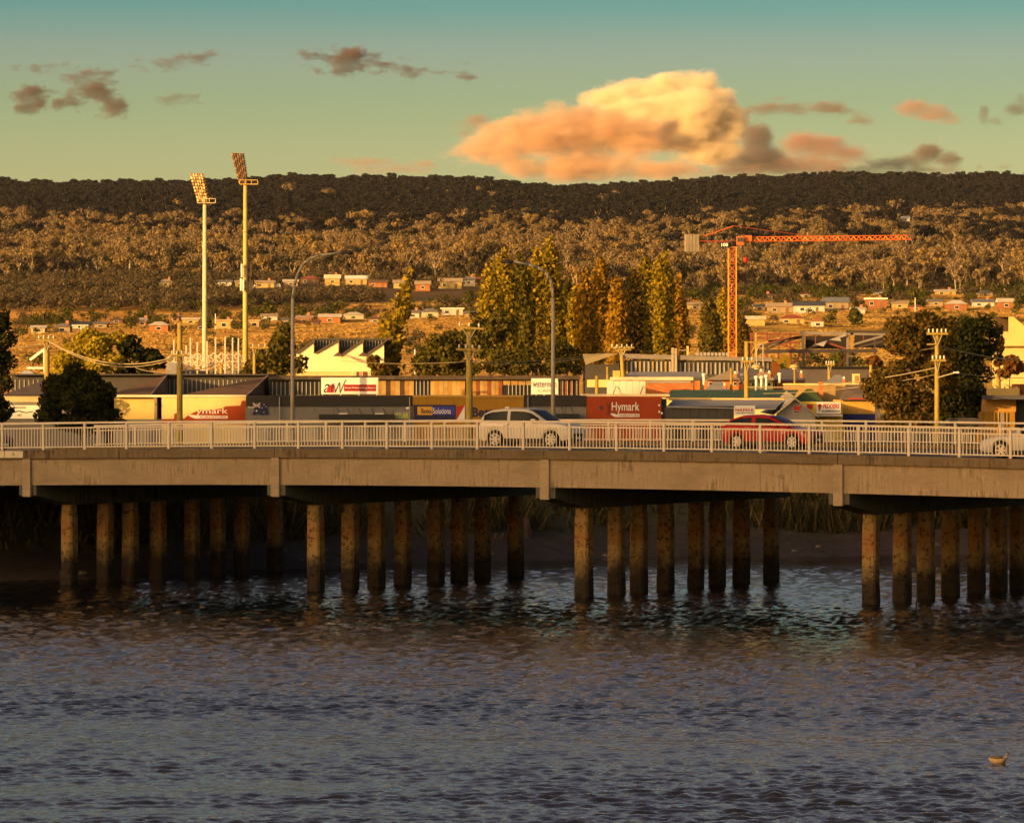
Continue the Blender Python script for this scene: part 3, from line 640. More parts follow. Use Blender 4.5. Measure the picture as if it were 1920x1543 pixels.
# ------------------------------------------------------------ hillside bush
L_gum = leafmat('leaf_gum', [(0.10,0.078,0.044),(0.165,0.122,0.064),(0.26,0.185,0.09)], 0.25)
L_gumd = leafmat('leaf_gum_shade_tone', [(0.009,0.010,0.011),(0.018,0.0175,0.018),(0.036,0.031,0.026)], 0.2)  # shade of the upper hill put into the leaf colour
L_scrub = leafmat('leaf_scrub', [(0.035,0.032,0.02),(0.085,0.068,0.038),(0.14,0.105,0.055)], 0.25)
L_green = leafmat('leaf_garden', [(0.025,0.032,0.008),(0.06,0.065,0.014),(0.12,0.105,0.02)], 0.25)
def gum(seed, h, lm, nleaf, leaf, bare=False):
    rg = random.Random(seed); mb = MB(); blobs = []
    fork = h * rg.uniform(0.18, 0.36); base = Vector((0,0,-1)); f = Vector((rg.uniform(-.4,.4), rg.uniform(-.4,.4), fork))
    mb.tube(base, f, h * .022, h * .017, 6)
    for k in range(rg.randint(3, 5)):
        a = k * 1.7 + rg.uniform(-.5,.5); L = h * rg.uniform(.32, .5)
        e = f + Vector((math.cos(a) * L * .5, math.sin(a) * L * .5, L)); m1 = f.lerp(e, .5) + Vector((math.cos(a), math.sin(a), 0)) * L * .09
        mb.tube(f, m1, h * .013, h * .009, 5); mb.tube(m1, e, h * .009, h * .004, 5)
        for j in range(3):
            b_ = m1.lerp(e, rg.uniform(.3, 1)); a2 = rg.uniform(0, 6.28); e2 = b_ + Vector((math.cos(a2), math.sin(a2), rg.uniform(.5, 1.1))) * h * .13
            mb.tube(b_, e2, h * .006, h * .003, 4)
            r = h * rg.uniform(.085, .15); blobs.append((e2.x, e2.y, e2.z, r * 1.15, r * 1.15, r * .8))
        r = h * rg.uniform(.11, .17); blobs.append((e.x, e.y, e.z, r * 1.2, r * 1.2, r * .85))
        p_ = f.lerp(e, rg.uniform(.1, .6)); r = h * rg.uniform(.10, .16); blobs.append((p_.x + rg.uniform(-.1,.1) * h, p_.y + rg.uniform(-.1,.1) * h, p_.z, r, r, r * .8))
    return mb.mesh('trunk', M_palebark, True), leaf_mesh('crown', blobs, nleaf, leaf, lm, seed, 2.0)
def scrub(seed, h, lm, nleaf, leaf):
    rg = random.Random(seed); bl = [(rg.uniform(-.4,.4) * h, rg.uniform(-.4,.4) * h, h * rg.uniform(.3,.75), h * rg.uniform(.22,.36), h * rg.uniform(.22,.36), h * rg.uniform(.2,.3)) for _ in range(7)]
    return leaf_mesh('crown', bl, nleaf, leaf, lm, seed, 1.8)
GUMS = [gum(100 + k, (9.5,11,12.5,14,10.5)[k], L_gum, 620, 1.0) for k in range(5)] + [gum(110 + k, 13.0, L_gum, 110, 0.9) for k in range(2)]
L_gumw = leafmat('leaf_gum_warm', [(0.12,0.088,0.038),(0.21,0.148,0.058),(0.32,0.22,0.08)], 0.25); L_gumb = leafmat('leaf_gum_brown', [(0.03,0.026,0.018),(0.06,0.05,0.033),(0.10,0.08,0.05)], 0.25)
GUMS += [gum(160 + k, (10,12,13)[k], L_gumw, 620, 0.95) for k in range(3)] + [gum(170 + k, (10,12,9)[k], L_gumb, 620, 1.0) for k in range(3)]
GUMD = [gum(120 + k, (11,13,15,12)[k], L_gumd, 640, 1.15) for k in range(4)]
SCR = [scrub(130 + k, 5.0, L_scrub, 260, 0.62) for k in range(4)]
GRN = [scrub(140 + k, 5.0, L_green, 260, 0.6) for k in range(3)]
def field_edge(px): return lerp(px, [(-100,597),(60,594),(200,592),(400,584),(600,574),(800,563),(960,556),(1250,560),(1400,552),(1920,548)])
def hidden_by(px, py, hpx, Y):
    """would a plant with its foot here stand in front of a house?"""
    for (a, b_, t_, d_, hy) in HB:
        if a - hpx * .35 < px < b_ + hpx * .35 and Y < hy + 12 and py - hpx < d_ - 1 and py > t_ - 4: return True
    return False
rg = np.random.default_rng(77); pts = []
for Yc in np.arange(1500, 4420, 20.0):
    dens = 1 / 40.0 if Yc < 2900 else 1 / 62.0
    for _ in range(int(0.33 * Yc * 20 * dens)):
        Y = Yc + rg.random() * 20; u = (rg.random() - .5) * .33; x = u * Y; px = 960 + u * F
        z = ground(x, Y); py = YH + (CAMZ - z) / Y * F
        k = .5 + .5 * wob(x, Y, 0.012); pad = (1050 < px < 1300 and 412 < py < 446) or (1700 < px < 1960 and 462 < py < 484)
        if pad and rg.random() > .10: continue
        fe_ = field_edge(px); n1 = wob(x, Y, .0055) + .6 * wob(x + 500, Y, .017)
        if py > 440 and py < 505 and n1 > .6 and rg.random() < .8: continue
        if py > fe_: continue
        if px < 940 and py > 530:                                   # scrubby bluff under the upper terrace
            if hidden_by(px, py, 5.0 * F / Y, Y) or (py < 549 and rg.random() < .55): continue
            pts.append((x, Y, z, 'scrub', rg.random() * 6.28, .6 + .75 * rg.random()))
        elif py > 500:                                              # mixed gardens, pines and gums by the houses
            t_ = 'gum' if rg.random() < .35 else ('green' if rg.random() < .55 else 'scrub')
            sc = .55 + .5 * rg.random()
            if hidden_by(px, py, (14 if t_ == 'gum' else 5.5) * sc * F / Y, Y): continue
            pts.append((x, Y, z, t_, rg.random() * 6.28, sc))
        else:
            edge = 446 + 16 * wob(x, Y, .0045) + 14 * wob(x + 300, Y, .011)     # where dry open bush gives way to trees with shade in their leaf colour
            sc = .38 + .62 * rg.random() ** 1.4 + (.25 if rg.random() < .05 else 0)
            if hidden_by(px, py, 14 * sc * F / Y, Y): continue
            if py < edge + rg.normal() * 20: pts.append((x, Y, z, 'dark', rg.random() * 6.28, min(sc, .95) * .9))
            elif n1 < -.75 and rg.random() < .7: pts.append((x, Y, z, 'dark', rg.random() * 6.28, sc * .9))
            elif rg.random() < .80: pts.append((x, Y, z, 'gum', rg.random() * 6.28, sc))
            else: pts.append((x, Y, z, 'scrub', rg.random() * 6.28, sc * 1.1))
GUMW = [(110,'near the left edge'),(240,'well left of the first floodlight tower'),(375,'just left of the first floodlight tower'),(462,'between the floodlight towers'),(550,'left of the left street lamp'),(645,'behind the left street lamp arm'),(770,'left of the leaning poplar tip'),(905,'left of the tall poplars'),(1060,'above the tallest golden poplar'),(1170,'above the orange poplars'),(1285,'left of the crane counterweight'),(1372,'left of the crane mast'),(1450,'just right of the crane mast'),(1560,'below the middle of the crane jib'),(1712,'below the tip of the crane jib'),(1820,'right of the crane jib'),(9999,'near the right edge')]
for Yc in np.arange(960, 1720, 20.0):                              # gardens and hedges round the houses, tussocky paddocks below
    for _ in range(int(0.33 * Yc * 20 / 42.0)):
        Y = Yc + rg.random() * 20; u = (rg.random() - .5) * .33; x = u * Y; px = 960 + u * F; z = ground(x, Y); py = YH + (CAMZ - z) / Y * F
        if py > field_edge(px) + 2 and wob(x, Y * 2.2, .03) + .6 * wob(x, Y * 3, .09) > -.75: pts.append((x, Y, z, 'tuss', rg.random() * 6.28, .7 + .6 * rg.random()))
        near = sum(1 for (a, b_, t_, d_, hy) in HB if a - 26 < px < b_ + 26 and t_ - 9 < py < d_ + 12)
        pr = .5 * min(1, near) + (.17 if px > 1250 and 556 < py < 606 else 0) + (.22 if py > 606 and wob(x, Y, .022) > .3 else 0) + (.02 if py > 560 else 0)
        if rg.random() < pr:
            sc = .45 + .75 * rg.random() ** 2
            if not hidden_by(px, py, 5.5 * sc * F / Y, Y): pts.append((x, Y, z, 'green' if rg.random() < .62 else 'scrub', rg.random() * 6.28, sc))
gi = [i for i, p in enumerate(pts) if p[3] == 'gum' and abs(p[0] / p[1]) < .115]; gi.sort(key=lambda i: -pts[i][5] / pts[i][1]); own = set(gi[:280])
for i in own:
    x, Y, z, _, a, sc = pts[i]; tm, cm_ = GUMS[i % 13]
    px_ = 960 + F * x / Y; py_ = YH + (CAMZ - z) / Y * F
    wh_ = next(w for q, w in GUMW if px_ < q); hi_ = 'high' if py_ < 480 else 'low'
    o = thing('gum_tree', 'pale-trunked gum tree %s on the hillside %s' % (hi_, wh_), 'tree', (x, Y, z), a, 'gum trees %s on the hillside %s' % (hi_, wh_)); o.scale = (sc, sc, sc * 1.15)
    link('trunk', tm, o); link('crown', cm_, o)
def scatter(name, label, cat, sel, protos):
    """one mass of vegetation: instances of a few plants on the chosen points"""
    me = bpy.data.meshes.new(name); me.from_pydata([p[:3] for p in sel], [], [])
    for nm, ty, val in (('rz', 'FLOAT', [p[4] for p in sel]), ('sc', 'FLOAT', [p[5] for p in sel]), ('pk', 'INT', [(k * 7 + k // 5) % len(protos) for k in range(len(sel))])):
        a = me.attributes.new(nm, ty, 'POINT'); a.data.foreach_set('value', val)
    o = link(name, me); tag(o, label, cat, None, 'stuff')
    c = bpy.data.collections.new(name + '_plants')
    for k, pr in enumerate(protos):
        meshes = pr if isinstance(pr, tuple) else (pr,)
        bm = bmesh.new(); mats = []
        for mm in meshes:
            i0 = len(bm.faces); bm.from_mesh(mm); bm.faces.ensure_lookup_table()
            for f_ in bm.faces[i0:]: f_.material_index = len(mats)
            mats.append(mm.materials[0])
        j = bpy.data.meshes.new('plant'); bm.to_mesh(j); bm.free()
        for mm in mats: j.materials.append(mm)
        c.objects.link(bpy.data.objects.new('%s_plant_%02d' % (name, k), j))
    g = bpy.data.node_groups.new(name, 'GeometryNodeTree')
    g.interface.new_socket('Geometry', in_out='INPUT', socket_type='NodeSocketGeometry'); g.interface.new_socket('Geometry', in_out='OUTPUT', socket_type='NodeSocketGeometry')
    N = g.nodes.new; gin = N('NodeGroupInput'); gout = N('NodeGroupOutput'); ip = N('GeometryNodeInstanceOnPoints'); ci = N('GeometryNodeCollectionInfo')
    ci.inputs['Collection'].default_value = c; ci.inputs['Separate Children'].default_value = True; ci.inputs['Reset Children'].default_value = True
    ip.inputs['Pick Instance'].default_value = True
    def att(nm, ty):
        q = N('GeometryNodeInputNamedAttribute'); q.data_type = ty; q.inputs['Name'].default_value = nm; return q.outputs['Attribute']
    cx = N('ShaderNodeCombineXYZ'); g.links.new(att('rz', 'FLOAT'), cx.inputs[2]); g.links.new(cx.outputs[0], ip.inputs['Rotation'])
    c3 = N('ShaderNodeCombineXYZ'); sa = att('sc', 'FLOAT')
    for k in range(2): g.links.new(sa, c3.inputs[k])
    tz = N('ShaderNodeMath'); tz.operation = 'MULTIPLY'; g.links.new(sa, tz.inputs[0]); tz.inputs[1].default_value = 1.12 if cat in ('woodland', 'forest') else 1.0; g.links.new(tz.outputs[0], c3.inputs[2])
    g.links.new(c3.outputs[0], ip.inputs['Scale']); g.links.new(att('pk', 'INT'), ip.inputs['Instance Index'])
    g.links.new(gin.outputs[0], ip.inputs['Points']); g.links.new(ci.outputs[0], ip.inputs['Instance']); g.links.new(ip.outputs[0], gout.inputs[0])
    md = o.modifiers.new('scatter', 'NODES'); md.node_group = g; return o
scatter('open_bush', 'dry open gum woodland covering the sunlit lower hillside', 'woodland', [p for i, p in enumerate(pts) if p[3] == 'gum' and i not in own], GUMS)
scatter('ridge_forest', 'eucalypt forest with painted-in shade covering the upper hillside up to the ridge', 'forest', [p for p in pts if p[3] == 'dark'], GUMD)
scatter('hillside_scrub', 'brown scrub covering the bluff below the upper terrace of houses', 'scrub', [p for p in pts if p[3] == 'scrub'], SCR)
scatter('garden_thicket', 'green thickets between the gardens on the slopes', 'thicket', [p for p in pts if p[3] == 'green'], GRN)
def tussock(seed):
    r_ = np.random.default_rng(seed); n_ = 300; c = r_.uniform(-4.6, 4.6, (n_, 2)); a = r_.uniform(0, 6.28, n_); w = .15 + .3 * r_.random(n_); h = .10 + .22 * r_.random(n_) ** 2
    v = np.empty((n_, 4, 3))
    for k, (sx, up) in enumerate(((-1,0),(1,0),(.6,1),(-.6,1))):
        v[:,k,0] = c[:,0] + sx * np.cos(a) * w; v[:,k,1] = c[:,1] + sx * np.sin(a) * w; v[:,k,2] = -.1 + up * h
    return quads_mesh('tussock', v, leafmat('leaf_dry_grass', [(0.26,0.165,0.05),(0.34,0.22,0.065),(0.44,0.285,0.085)], .3))
TUS = [tussock(150 + k) for k in range(4)]
scatter('dry_grass', 'dry golden grass covering the paddocks below the houses', 'grass', [p for p in pts if p[3] == 'tuss'], TUS)
# garden shrubs one can pick out among the lower houses
GS = [(38,622,16),(70,628,10),(92,612,10),(110,602,7),(175,612,9),(218,606,7),(245,606,9),(330,604,11),(398,592,9),(425,598,10),(448,604,9),(500,612,12),(530,604,12),(548,612,10),(575,612,9),(588,604,8),(612,584,14),(640,606,11),(668,586,8),(690,604,11),(705,592,9),(748,606,10),(776,592,9),(810,606,12),(829,574,12),(852,582,11),(880,592,10),
      (1420,600,12),(1452,604,10),(1520,594,12),(1560,594,11),(1600,574,8),(1655,590,9),(1700,590,9),(1760,590,10),(1715,566,11),(1740,574,12),(1850,588,11),(1905,592,14),(1340,584,10),(1300,560,10),(1430,566,12),(1480,562,11),(1520,560,12),(1640,556,9),(1900,556,12)]
GWORD = [(330, 'left of the first floodlight tower'), (470, 'between the floodlight towers'), (560, 'left of the left street lamp pole'), (720, 'between the left street lamp and the leaning poplar'), (900, 'between the leaning poplar and the tall poplars'), (1420, 'close to the crane mast'), (1620, 'below the round yellow tree'), (2000, 'above the large trees at the right')]
for k, (px, py, h) in enumerate(GS):
    Y = ground_px(px, py); s = PXM(Y); x = WX(px, Y)
    o = thing('garden_shrub', 'rounded garden shrub on the slopes ' + next(w for q, w in GWORD if px < q), 'shrub', (x, Y, ground(x, Y)), k * 1.1, 'garden shrubs ' + next(w for q, w in GWORD if px < q))
    sc = h * 1.5 / s / 5.0; o.scale = (sc, sc, sc * 1.05)
    link('crown', GRN[k % 3] if k % 4 else SCR[k % 4], o)
    MB().tube((0,0,-.3), (0,0,2.0), .18, .1, 6).build('trunk', M_bark, o)
def slope_tree(name, label, px, yb, yt, hw, lm, cone=False, seed=1):
    Y = ground_px(px, yb); 
    el = [(px, (yb + yt) / 2, hw, (yb - yt) / 2)] if not cone else [(px, yt + (yb-yt)*.12, hw*.3, (yb-yt)*.14), (px, yt + (yb-yt)*.35, hw*.62, (yb-yt)*.2), (px, yt + (yb-yt)*.65, hw, (yb-yt)*.26), (px, yt + (yb-yt)*.85, hw*.9, (yb-yt)*.15)]
    return tree(name, label, Y, el, lm, 1.0, 0.8, seed, 1.9)
slope_tree('conifer_tree', 'dark green conical tree on the grass slope right of the tiny cottage', 1605, 613, 565, 15, L_green, True, 201)
slope_tree('round_tree', 'round bright yellow tree above the slate blue roof', 1575, 566, 549, 14, L_yellow, False, 202)
slope_tree('conifer_tree', 'dark conifer above the top of the large olive tree', 1715, 582, 540, 18, L_green, True, 203)
slope_tree('conifer_tree', 'dark pointed conifer left of the tall poplars, in front of the bush', 772, 540, 486, 9, L_gumd, True, 204)
slope_tree('round_tree', 'small yellow tree among the upper terrace houses left of the poplars', 890, 530, 512, 10, L_yellow, False, 205)
slope_tree('conifer_tree', 'dark green tree on the hill right of the crane, above the slate roofs', 1665, 566, 522, 14, L_green, True, 206)
# ------------------------------------------------------------ the town: helpers working in photo columns and rows at a stated depth
def at(name, label, cat, px, Y, group=None, z=3.0): return thing(name, label, cat, (WX(px, Y), Y, z), 0, group)
def L(o, px, py, Y): return (WX(px, Y) - o.location.x, Y - o.location.y, WZ(py, Y) - o.location.z)
def pb(o, name, x0, x1, y0, y1, Y, dep, m, parent=None, bev=0):
    """box: columns x0..x1, rows y0..y1 on the plane at depth Y, reaching dep metres back"""
    a = L(o, x0, y1, Y); c = L(o, x1, y0, Y); p = MB().box(a[0], c[0], a[1], a[1] + dep, a[2], c[2]).build(name, m, parent or o)
    if bev: bevel(p.data, bev)
    return p
def pp(o, name, pts, Y, dep, m, parent=None):
    """upright slab with the given outline (column, row)"""
    q = [(L(o, x, y, Y)[0], L(o, x, y, Y)[2]) for x, y in pts]; y0 = Y - o.location.y
    return MB().prism(q, y0, y0 + dep).build(name, m, parent or o)
def pf(o, name, pts, faces, m, parent=None):
    """free shape from (column, row, depth) corners"""
    return MB().add([L(o, *p) for p in pts], faces).build(name, m, parent or o)
def text(o, name, body, x0, x1, y0, y1, Y, m, parent=None, shear=0.0, bold=0.0):
    cu = bpy.data.curves.new('t', 'FONT'); cu.body = body; cu.extrude = 0.004; cu.shear = shear; cu.offset = bold; cu.resolution_u = 3
    tmp = bpy.data.objects.new('t', cu); COL.objects.link(tmp)
    me = bpy.data.meshes.new_from_object(tmp.evaluated_get(bpy.context.evaluated_depsgraph_get())); bpy.data.objects.remove(tmp)
    v = np.empty(len(me.vertices) * 3); me.vertices.foreach_get('co', v); v = v.reshape(-1, 3); lo, hi = v.min(0), v.max(0)
    a = L(o, x0, y1, Y); c = L(o, x1, y0, Y); w = np.empty_like(v)
    w[:,0] = a[0] + (v[:,0] - lo[0]) / (hi[0] - lo[0]) * (c[0] - a[0]); w[:,2] = a[2] + (v[:,1] - lo[1]) / (hi[1] - lo[1]) * (c[2] - a[2]); w[:,1] = a[1] - v[:,2]
    me.vertices.foreach_set('co', w.ravel()); me.materials.clear(); me.materials.append(m); me.update()
    return link(name, me, parent or o)
def bars(o, name, x0, x1, n, y0, y1, Y, dep, m, wpx, parent=None):
    for k in range(n):
        x = x0 + (x1 - x0) * (k + .5) / n; pb(o, name, x - wpx/2, x + wpx/2, y0, y1, Y, dep, m if not isinstance(m, list) else m[(k * 5 + k // 3) % len(m)], parent)
C = lambda nm, c, r=.8, v=.18, s=.8, **k: mat(nm, c, r, v, s, **k)
c_cream = C('wall_cream', (0.70,0.55,0.22), .75, .12); c_grey = C('wall_pale_grey', (0.17,0.165,0.155), .8, .12); c_dark = C('wall_charcoal', (0.06,0.055,0.05), .8)
c_fascia = C('fascia_brown_grey', (0.032,0.028,0.024), .8); c_yellow = C('wall_yellow', (0.30,0.155,0.008), .7, .1); c_red = C('wall_red', (0.30,0.04,0.004), .7, .1)
c_roofb = C('roof_brown_steel', (0.19,0.115,0.075), .85, .25, 1.2, spec=.05); c_roofp = C('roof_purple_grey', (0.12,0.09,0.085), .85, .25, 1.2); c_rgrey = C('roof_light_grey', (0.30,0.28,0.26), .6, .2, 1.0)
c_green = C('roof_green_steel', (0.05,0.10,0.045), .6, .3, .9); c_white = C('paint_white', (0.72,0.69,0.63), .6, .08); c_black = C('paint_black', (0.012,0.012,0.013), .5)
c_navy = C('paint_navy', (0.012,0.012,0.055), .5); c_blue = C('paint_blue', (0.03,0.035,0.30), .5); c_redp = C('paint_red', (0.42,0.02,0.015), .5); c_gold = C('paint_gold', (0.62,0.33,0.02), .5)
c_mull = C('mullion_grey', (0.34,0.32,0.29), .7); c_rust = C('board_rust', (0.20,0.065,0.03), .9, .4, 1.5); c_ochre = C('board_ochre', (0.34,0.19,0.05), .9, .4, 1.5); c_tan = C('board_tan', (0.40,0.27,0.10), .9, .4, 1.5); c_bbrown = C('board_dark', (0.07,0.04,0.025), .9, .4, 1.5)
c_brick = C('brick_orange', (0.42,0.15,0.05), .9, .3, 2.0); c_tanroof = C('roof_tan', (0.33,0.24,0.16), .8, .25, 1.0); c_steel = C('steel_grey', (0.20,0.175,0.155), .6, .2); c_dsteel = C('steel_dark', (0.05,0.038,0.032), .7, .3); c_rsteel = C('steel_primer_red', (0.17,0.045,0.025), .7, .3)
c_wood = C('pole_wood', (0.40,0.28,0.055), .9, .3, 1.5, streak=.35); c_galv = C('galvanised', (0.36,0.30,0.21), .6, .12); c_conc = C('tower_concrete', (0.55,0.48,0.34), .8, .15, .4)

# street beyond the bridge (hidden behind the deck from here)
rd = MB().box(-160, 160, 262, 276, 3.0, 3.004).build('road', M_road); tag(rd, kind='structure')
fp = MB().box(-160, 160, 276, 281, 3.0, 3.13).build('footpath', mat('footpath_concrete', (0.3,0.28,0.24))); tag(fp, kind='structure')

# gallery, far left
YS = 290.0
g = at('gallery_building', 'pale grey gallery building with a dark hipped roof at the left edge', 'building', 80, YS)
pb(g, 'wall', -30, 196, 754, 897, YS, 14, c_grey); pb(g, 'fascia', -30, 196.5, 741, 753.9, YS - .06, 14, C('fascia_cream', (0.52,0.42,0.24)))
pf(g, 'roof', [(2,741,YS-.3),(205,741,YS-.3),(205,741,YS+15),(2,741,YS+15),(88,711,YS+7),(140,711,YS+7)], [(0,1,5,4),(1,2,5),(2,3,4,5),(3,0,4),(3,2,1,0)], c_roofp)
sg = at('gallery_sign', 'white gallery sign reading SAWTOOTH ART with a black wave', 'sign', 40, YS - .12, None, WZ(785, YS))
pb(sg, 'panel', 7, 76, 760, 785, YS - .12, .05, c_white); pb(sg, 'frame', 6, 7, 759, 786, YS - .13, .07, c_dark); pb(sg, 'frame', 7.05, 76, 785.1, 786, YS - .13, .07, c_dark)
text(sg, 'lettering', 'SAWTOOTH', 25, 48, 762.5, 766.5, YS - .13, c_black, bold=.01); text(sg, 'lettering', 'ART', 32, 41, 776, 780.5, YS - .13, c_black, bold=.01)
pp(sg, 'wave', [(18,773.5),(25,772.5),(32,770),(38,770),(44,772),(50,773),(57,771.5),(62,770.5),(62,772.2),(56,773.3),(50,774.6),(43,773.8),(37,772),(33,772),(26,774.3),(19,775)], YS - .13, .009, c_black)

# row of dark clerestories behind
g = at('clerestory_hall', 'dark low hall with pale window bars behind the cream warehouse', 'building', 250, 312)
pb(g, 'wall', 22, 503, 704, 880, 312, 10, c_dark); pb(g, 'roof', 20, 503, 701, 703.9, 311.5, 11, C('roof_charcoal', (0.05,0.045,0.045)))
bars(g, 'window_bar', 24, 84, 7, 712, 741, 311.95, .05, c_mull, 1.6); bars(g, 'window_bar', 314, 498, 22, 712, 741, 311.95, .05, c_mull, 1.6)
g = at('roof_lantern', 'small white pitched roof peeping over the dark hall at the left', 'roof', 52, 330, None, WZ(705, 330))
pf(g, 'roof', [(38,702,330),(66,702,330),(66,702,336),(38,702,336),(44,695,333),(56,695,333)], [(0,1,5,4),(1,2,5),(2,3,4,5),(3,0,4),(3,2,1,0)], c_white)

# cream warehouse with sawtooth roofs
g = at('cream_warehouse', 'sunlit cream warehouse with brown sawtooth roofs and a red corner painted along the shade edge', 'building', 345, YS)
pb(g, 'wall', 214, 294.5, 745, 786, YS + .4, 9, C('wall_mustard', (0.60,0.44,0.14), .75, .12)); pb(g, 'base', 214, 303, 786.1, 897, YS + .3, 9, c_grey); pb(g, 'wall', 303, 461, 745, 897, YS, 12, c_cream)
pb(g, 'pilaster', 289, 294, 744, 786, YS + .1, .25, C('pilaster_grey', (0.25,0.2,0.12))); pb(g, 'coping', 213, 461.5, 740.5, 744.6, YS - .08, 12.4, C('coping_cream', (0.74,0.66,0.42)))
pp(g, 'red_in_shade', [(303,785.5),(326,785.5),(327,775.5),(335,774.5),(335,784),(345,785),(352,779),(362,774),(373,768.5),(388,768),(402,768),(414,766),(424,761.5),(438,761),(451,760.5),(453,752),(460.5,751),(460.5,796),(303,796)][::-1], YS - .012, .009, c_red)  # traces the shade edge; cream wall above stands for red in sun
text(g, 'lettering', 'ymark', 368, 427, 765, 779, YS - .02, c_white); pp(g, 'boat_bar', [(353,779),(359,782),(366,784.8),(427,784.8),(427,779.6),(366,778.6),(358,777.6)], YS - .02, .009, c_white)
text(g, 'lettering', 'FURNITURE', 375, 425, 780.2, 783.8, YS - .032, c_redp)
for (a, b_, c_, yt) in ((206, 282, 313, 703), (341, 463, 502, 705)):
    pf(g, 'roof', [(a,740.4,YS),(b_,740.4,YS),(c_,yt,YS+13),(a,741,YS+30),(c_,yt,YS+30),(c_+3,741,YS+13),(c_+3,741,YS+30)], [(0,1,2),(0,2,4,3),(1,5,2),(5,6,4,2)], c_roofb)
    pf(g, 'ridge_cap', [(b_-1,740,YS-.1),(b_+1.5,740,YS-.1),(c_+1.5,yt-1,YS+12.9),(c_-1,yt-1,YS+12.9),(b_-1,741,YS),(b_+1.5,741,YS),(c_+1.5,yt,YS+13),(c_-1,yt,YS+13)], [(0,1,2,3),(4,7,6,5),(0,4,5,1),(1,5,6,2),(2,6,7,3),(3,7,4,0)], C('ridge_metal', (0.30,0.22,0.16), .5))
pb(g, 'security_light', 291, 292.5, 757, 760, YS - .4, .4, c_dark)

# long showroom
g = at('showroom_building', 'long grey showroom with a yellow shopfront and a clerestory of weathered boards', 'building', 780, YS)
pb(g, 'wall', 461.6, 773.5, 762, 897, YS, 12, c_grey); pb(g, 'wall', 982.6, 1099.5, 762, 897, YS, 12, c_grey)
pb(g, 'fascia', 461.6, 773.5, 742, 761.9, YS - .08, 12, c_fascia); pb(g, 'fascia', 982.6, 1099.5, 742, 761.9, YS - .08, 12, c_fascia)
pb(g, 'yellow_front', 774, 982, 745, 897, YS - .1, 12, c_yellow); pb(g, 'coping', 773.6, 982.4, 741.5, 744.9, YS - .16, 12, C('coping_ochre', (0.40,0.24,0.05)))
pb(g, 'clerestory_wall', 505, 1086, 712, 741, YS + 10, 6, c_black); pb(g, 'eave', 503, 1088, 704.5, 711.9, YS + 9.6, 7, C('eave_brown', (0.075,0.055,0.042), .9, .4, 2))
bars(g, 'window_bar', 507, 602, 12, 716, 741, YS + 9.93, .05, c_mull, 1.5)
bars(g, 'board', 706, 776, 8, 714, 741, YS + 9.92, .06, [c_ochre, c_tan, c_bbrown, c_ochre], 8.4); bars(g, 'window_bar', 777, 806, 4, 714, 741, YS + 9.93, .05, c_mull, 1.6)
bars(g, 'board', 807, 872, 8, 714, 741, YS + 9.92, .06, [c_tan, c_ochre, c_tan, c_rust], 7.8); bars(g, 'board', 886, 942, 8, 714, 741, YS + 9.92, .06, [c_ochre, c_rust, c_tan, c_bbrown], 6.6); bars(g, 'board', 943, 1000, 4, 714, 722, YS + 9.92, .06, [c_tan, c_ochre], 13); bars(g, 'window_bar', 950, 1000, 7, 722.1, 741, YS + 9.93, .05, c_mull, 1.6)
bars(g, 'board', 1038, 1086, 5, 714, 741, YS + 9.92, .06, [c_rust, c_bbrown], 6.0); bars(g, 'window_bar', 1042, 1086, 5, 714, 741, YS + 9.88, .04, c_mull, 1.5)
aw = pb(g, 'awning', 598, 738, 777, 787, YS - 1.6, 1.5, c_black)
for k, x in enumerate((632, 650, 672, 695, 718)): 
    q = MB(); q.bar(L(g, x, 766, YS), L(g, x + 7, 777, YS - 1.4), .03); q.build('stay', c_dark, aw)
for x in (643, 711): pb(g, 'lamp', x - 8, x + 8, 774.6, 776.6, YS - 1.7, .3, c_white, aw)
aw = pb(g, 'awning', 1042, 1086, 776, 783, YS - 1.6, 1.5, c_black)
for x in (1052, 1070):
    q = MB(); q.bar(L(g, x, 764, YS), L(g, x + 5, 776, YS - 1.4), .03); q.build('stay', c_dark, aw)
for x in range(478, 772, 37): pb(g, 'cladding_joint', x - .25, x + .25, 742.2, 776, YS - .09, .02, c_black)
for x in (1020, 1060): pb(g, 'cladding_joint', x - .25, x + .25, 742.2, 790, YS - .09, .02, c_black)
for x in (524, 768, 990): pb(g, 'downpipe', x - .8, x + .8, 744, 890, YS - .2, .1, c_mull)
for x in range(800, 980, 26): pb(g, 'cladding_joint', x - .2, x + .2, 745.2, 758, YS - .11, .02, C('joint_ochre', (0.12,0.06,0.01)))
# flag painted on the grey wall
fl = at('wall_flag', 'blue Australian flag painted as if waving on the grey showroom wall', 'flag', 488, YS - .1, None, WZ(779, YS))
pp(fl, 'field', [(474,754.5),(482,756),(489,754.5),(496,755.5),(500,753.5),(503,778),(497,776.5),(490,778),(484,776),(477,778),(472,777),(477,770),(475,763)][::-1], YS - .10, .01, c_navy)
for (p0, p1, m_, w_) in (((474,755.5),(488,764.5),c_white,1.6),((488,755.5),(475,764.5),c_white,1.6),((481.5,755),(481.5,765),c_white,2.2),((474,760),(488,760),c_white,2.2)):
    MB().bar(L(fl, *p0, YS - .112), L(fl, *p1, YS - .112), .012, w_ / PXM(YS)).build('cross', m_, fl)
for (p0, p1, w_) in (((481.5,755),(481.5,765),1.1),((474.5,760),(488,760),1.1)): MB().bar(L(fl, *p0, YS - .124), L(fl, *p1, YS - .124), .012, w_ / PXM(YS)).build('cross', c_redp, fl)
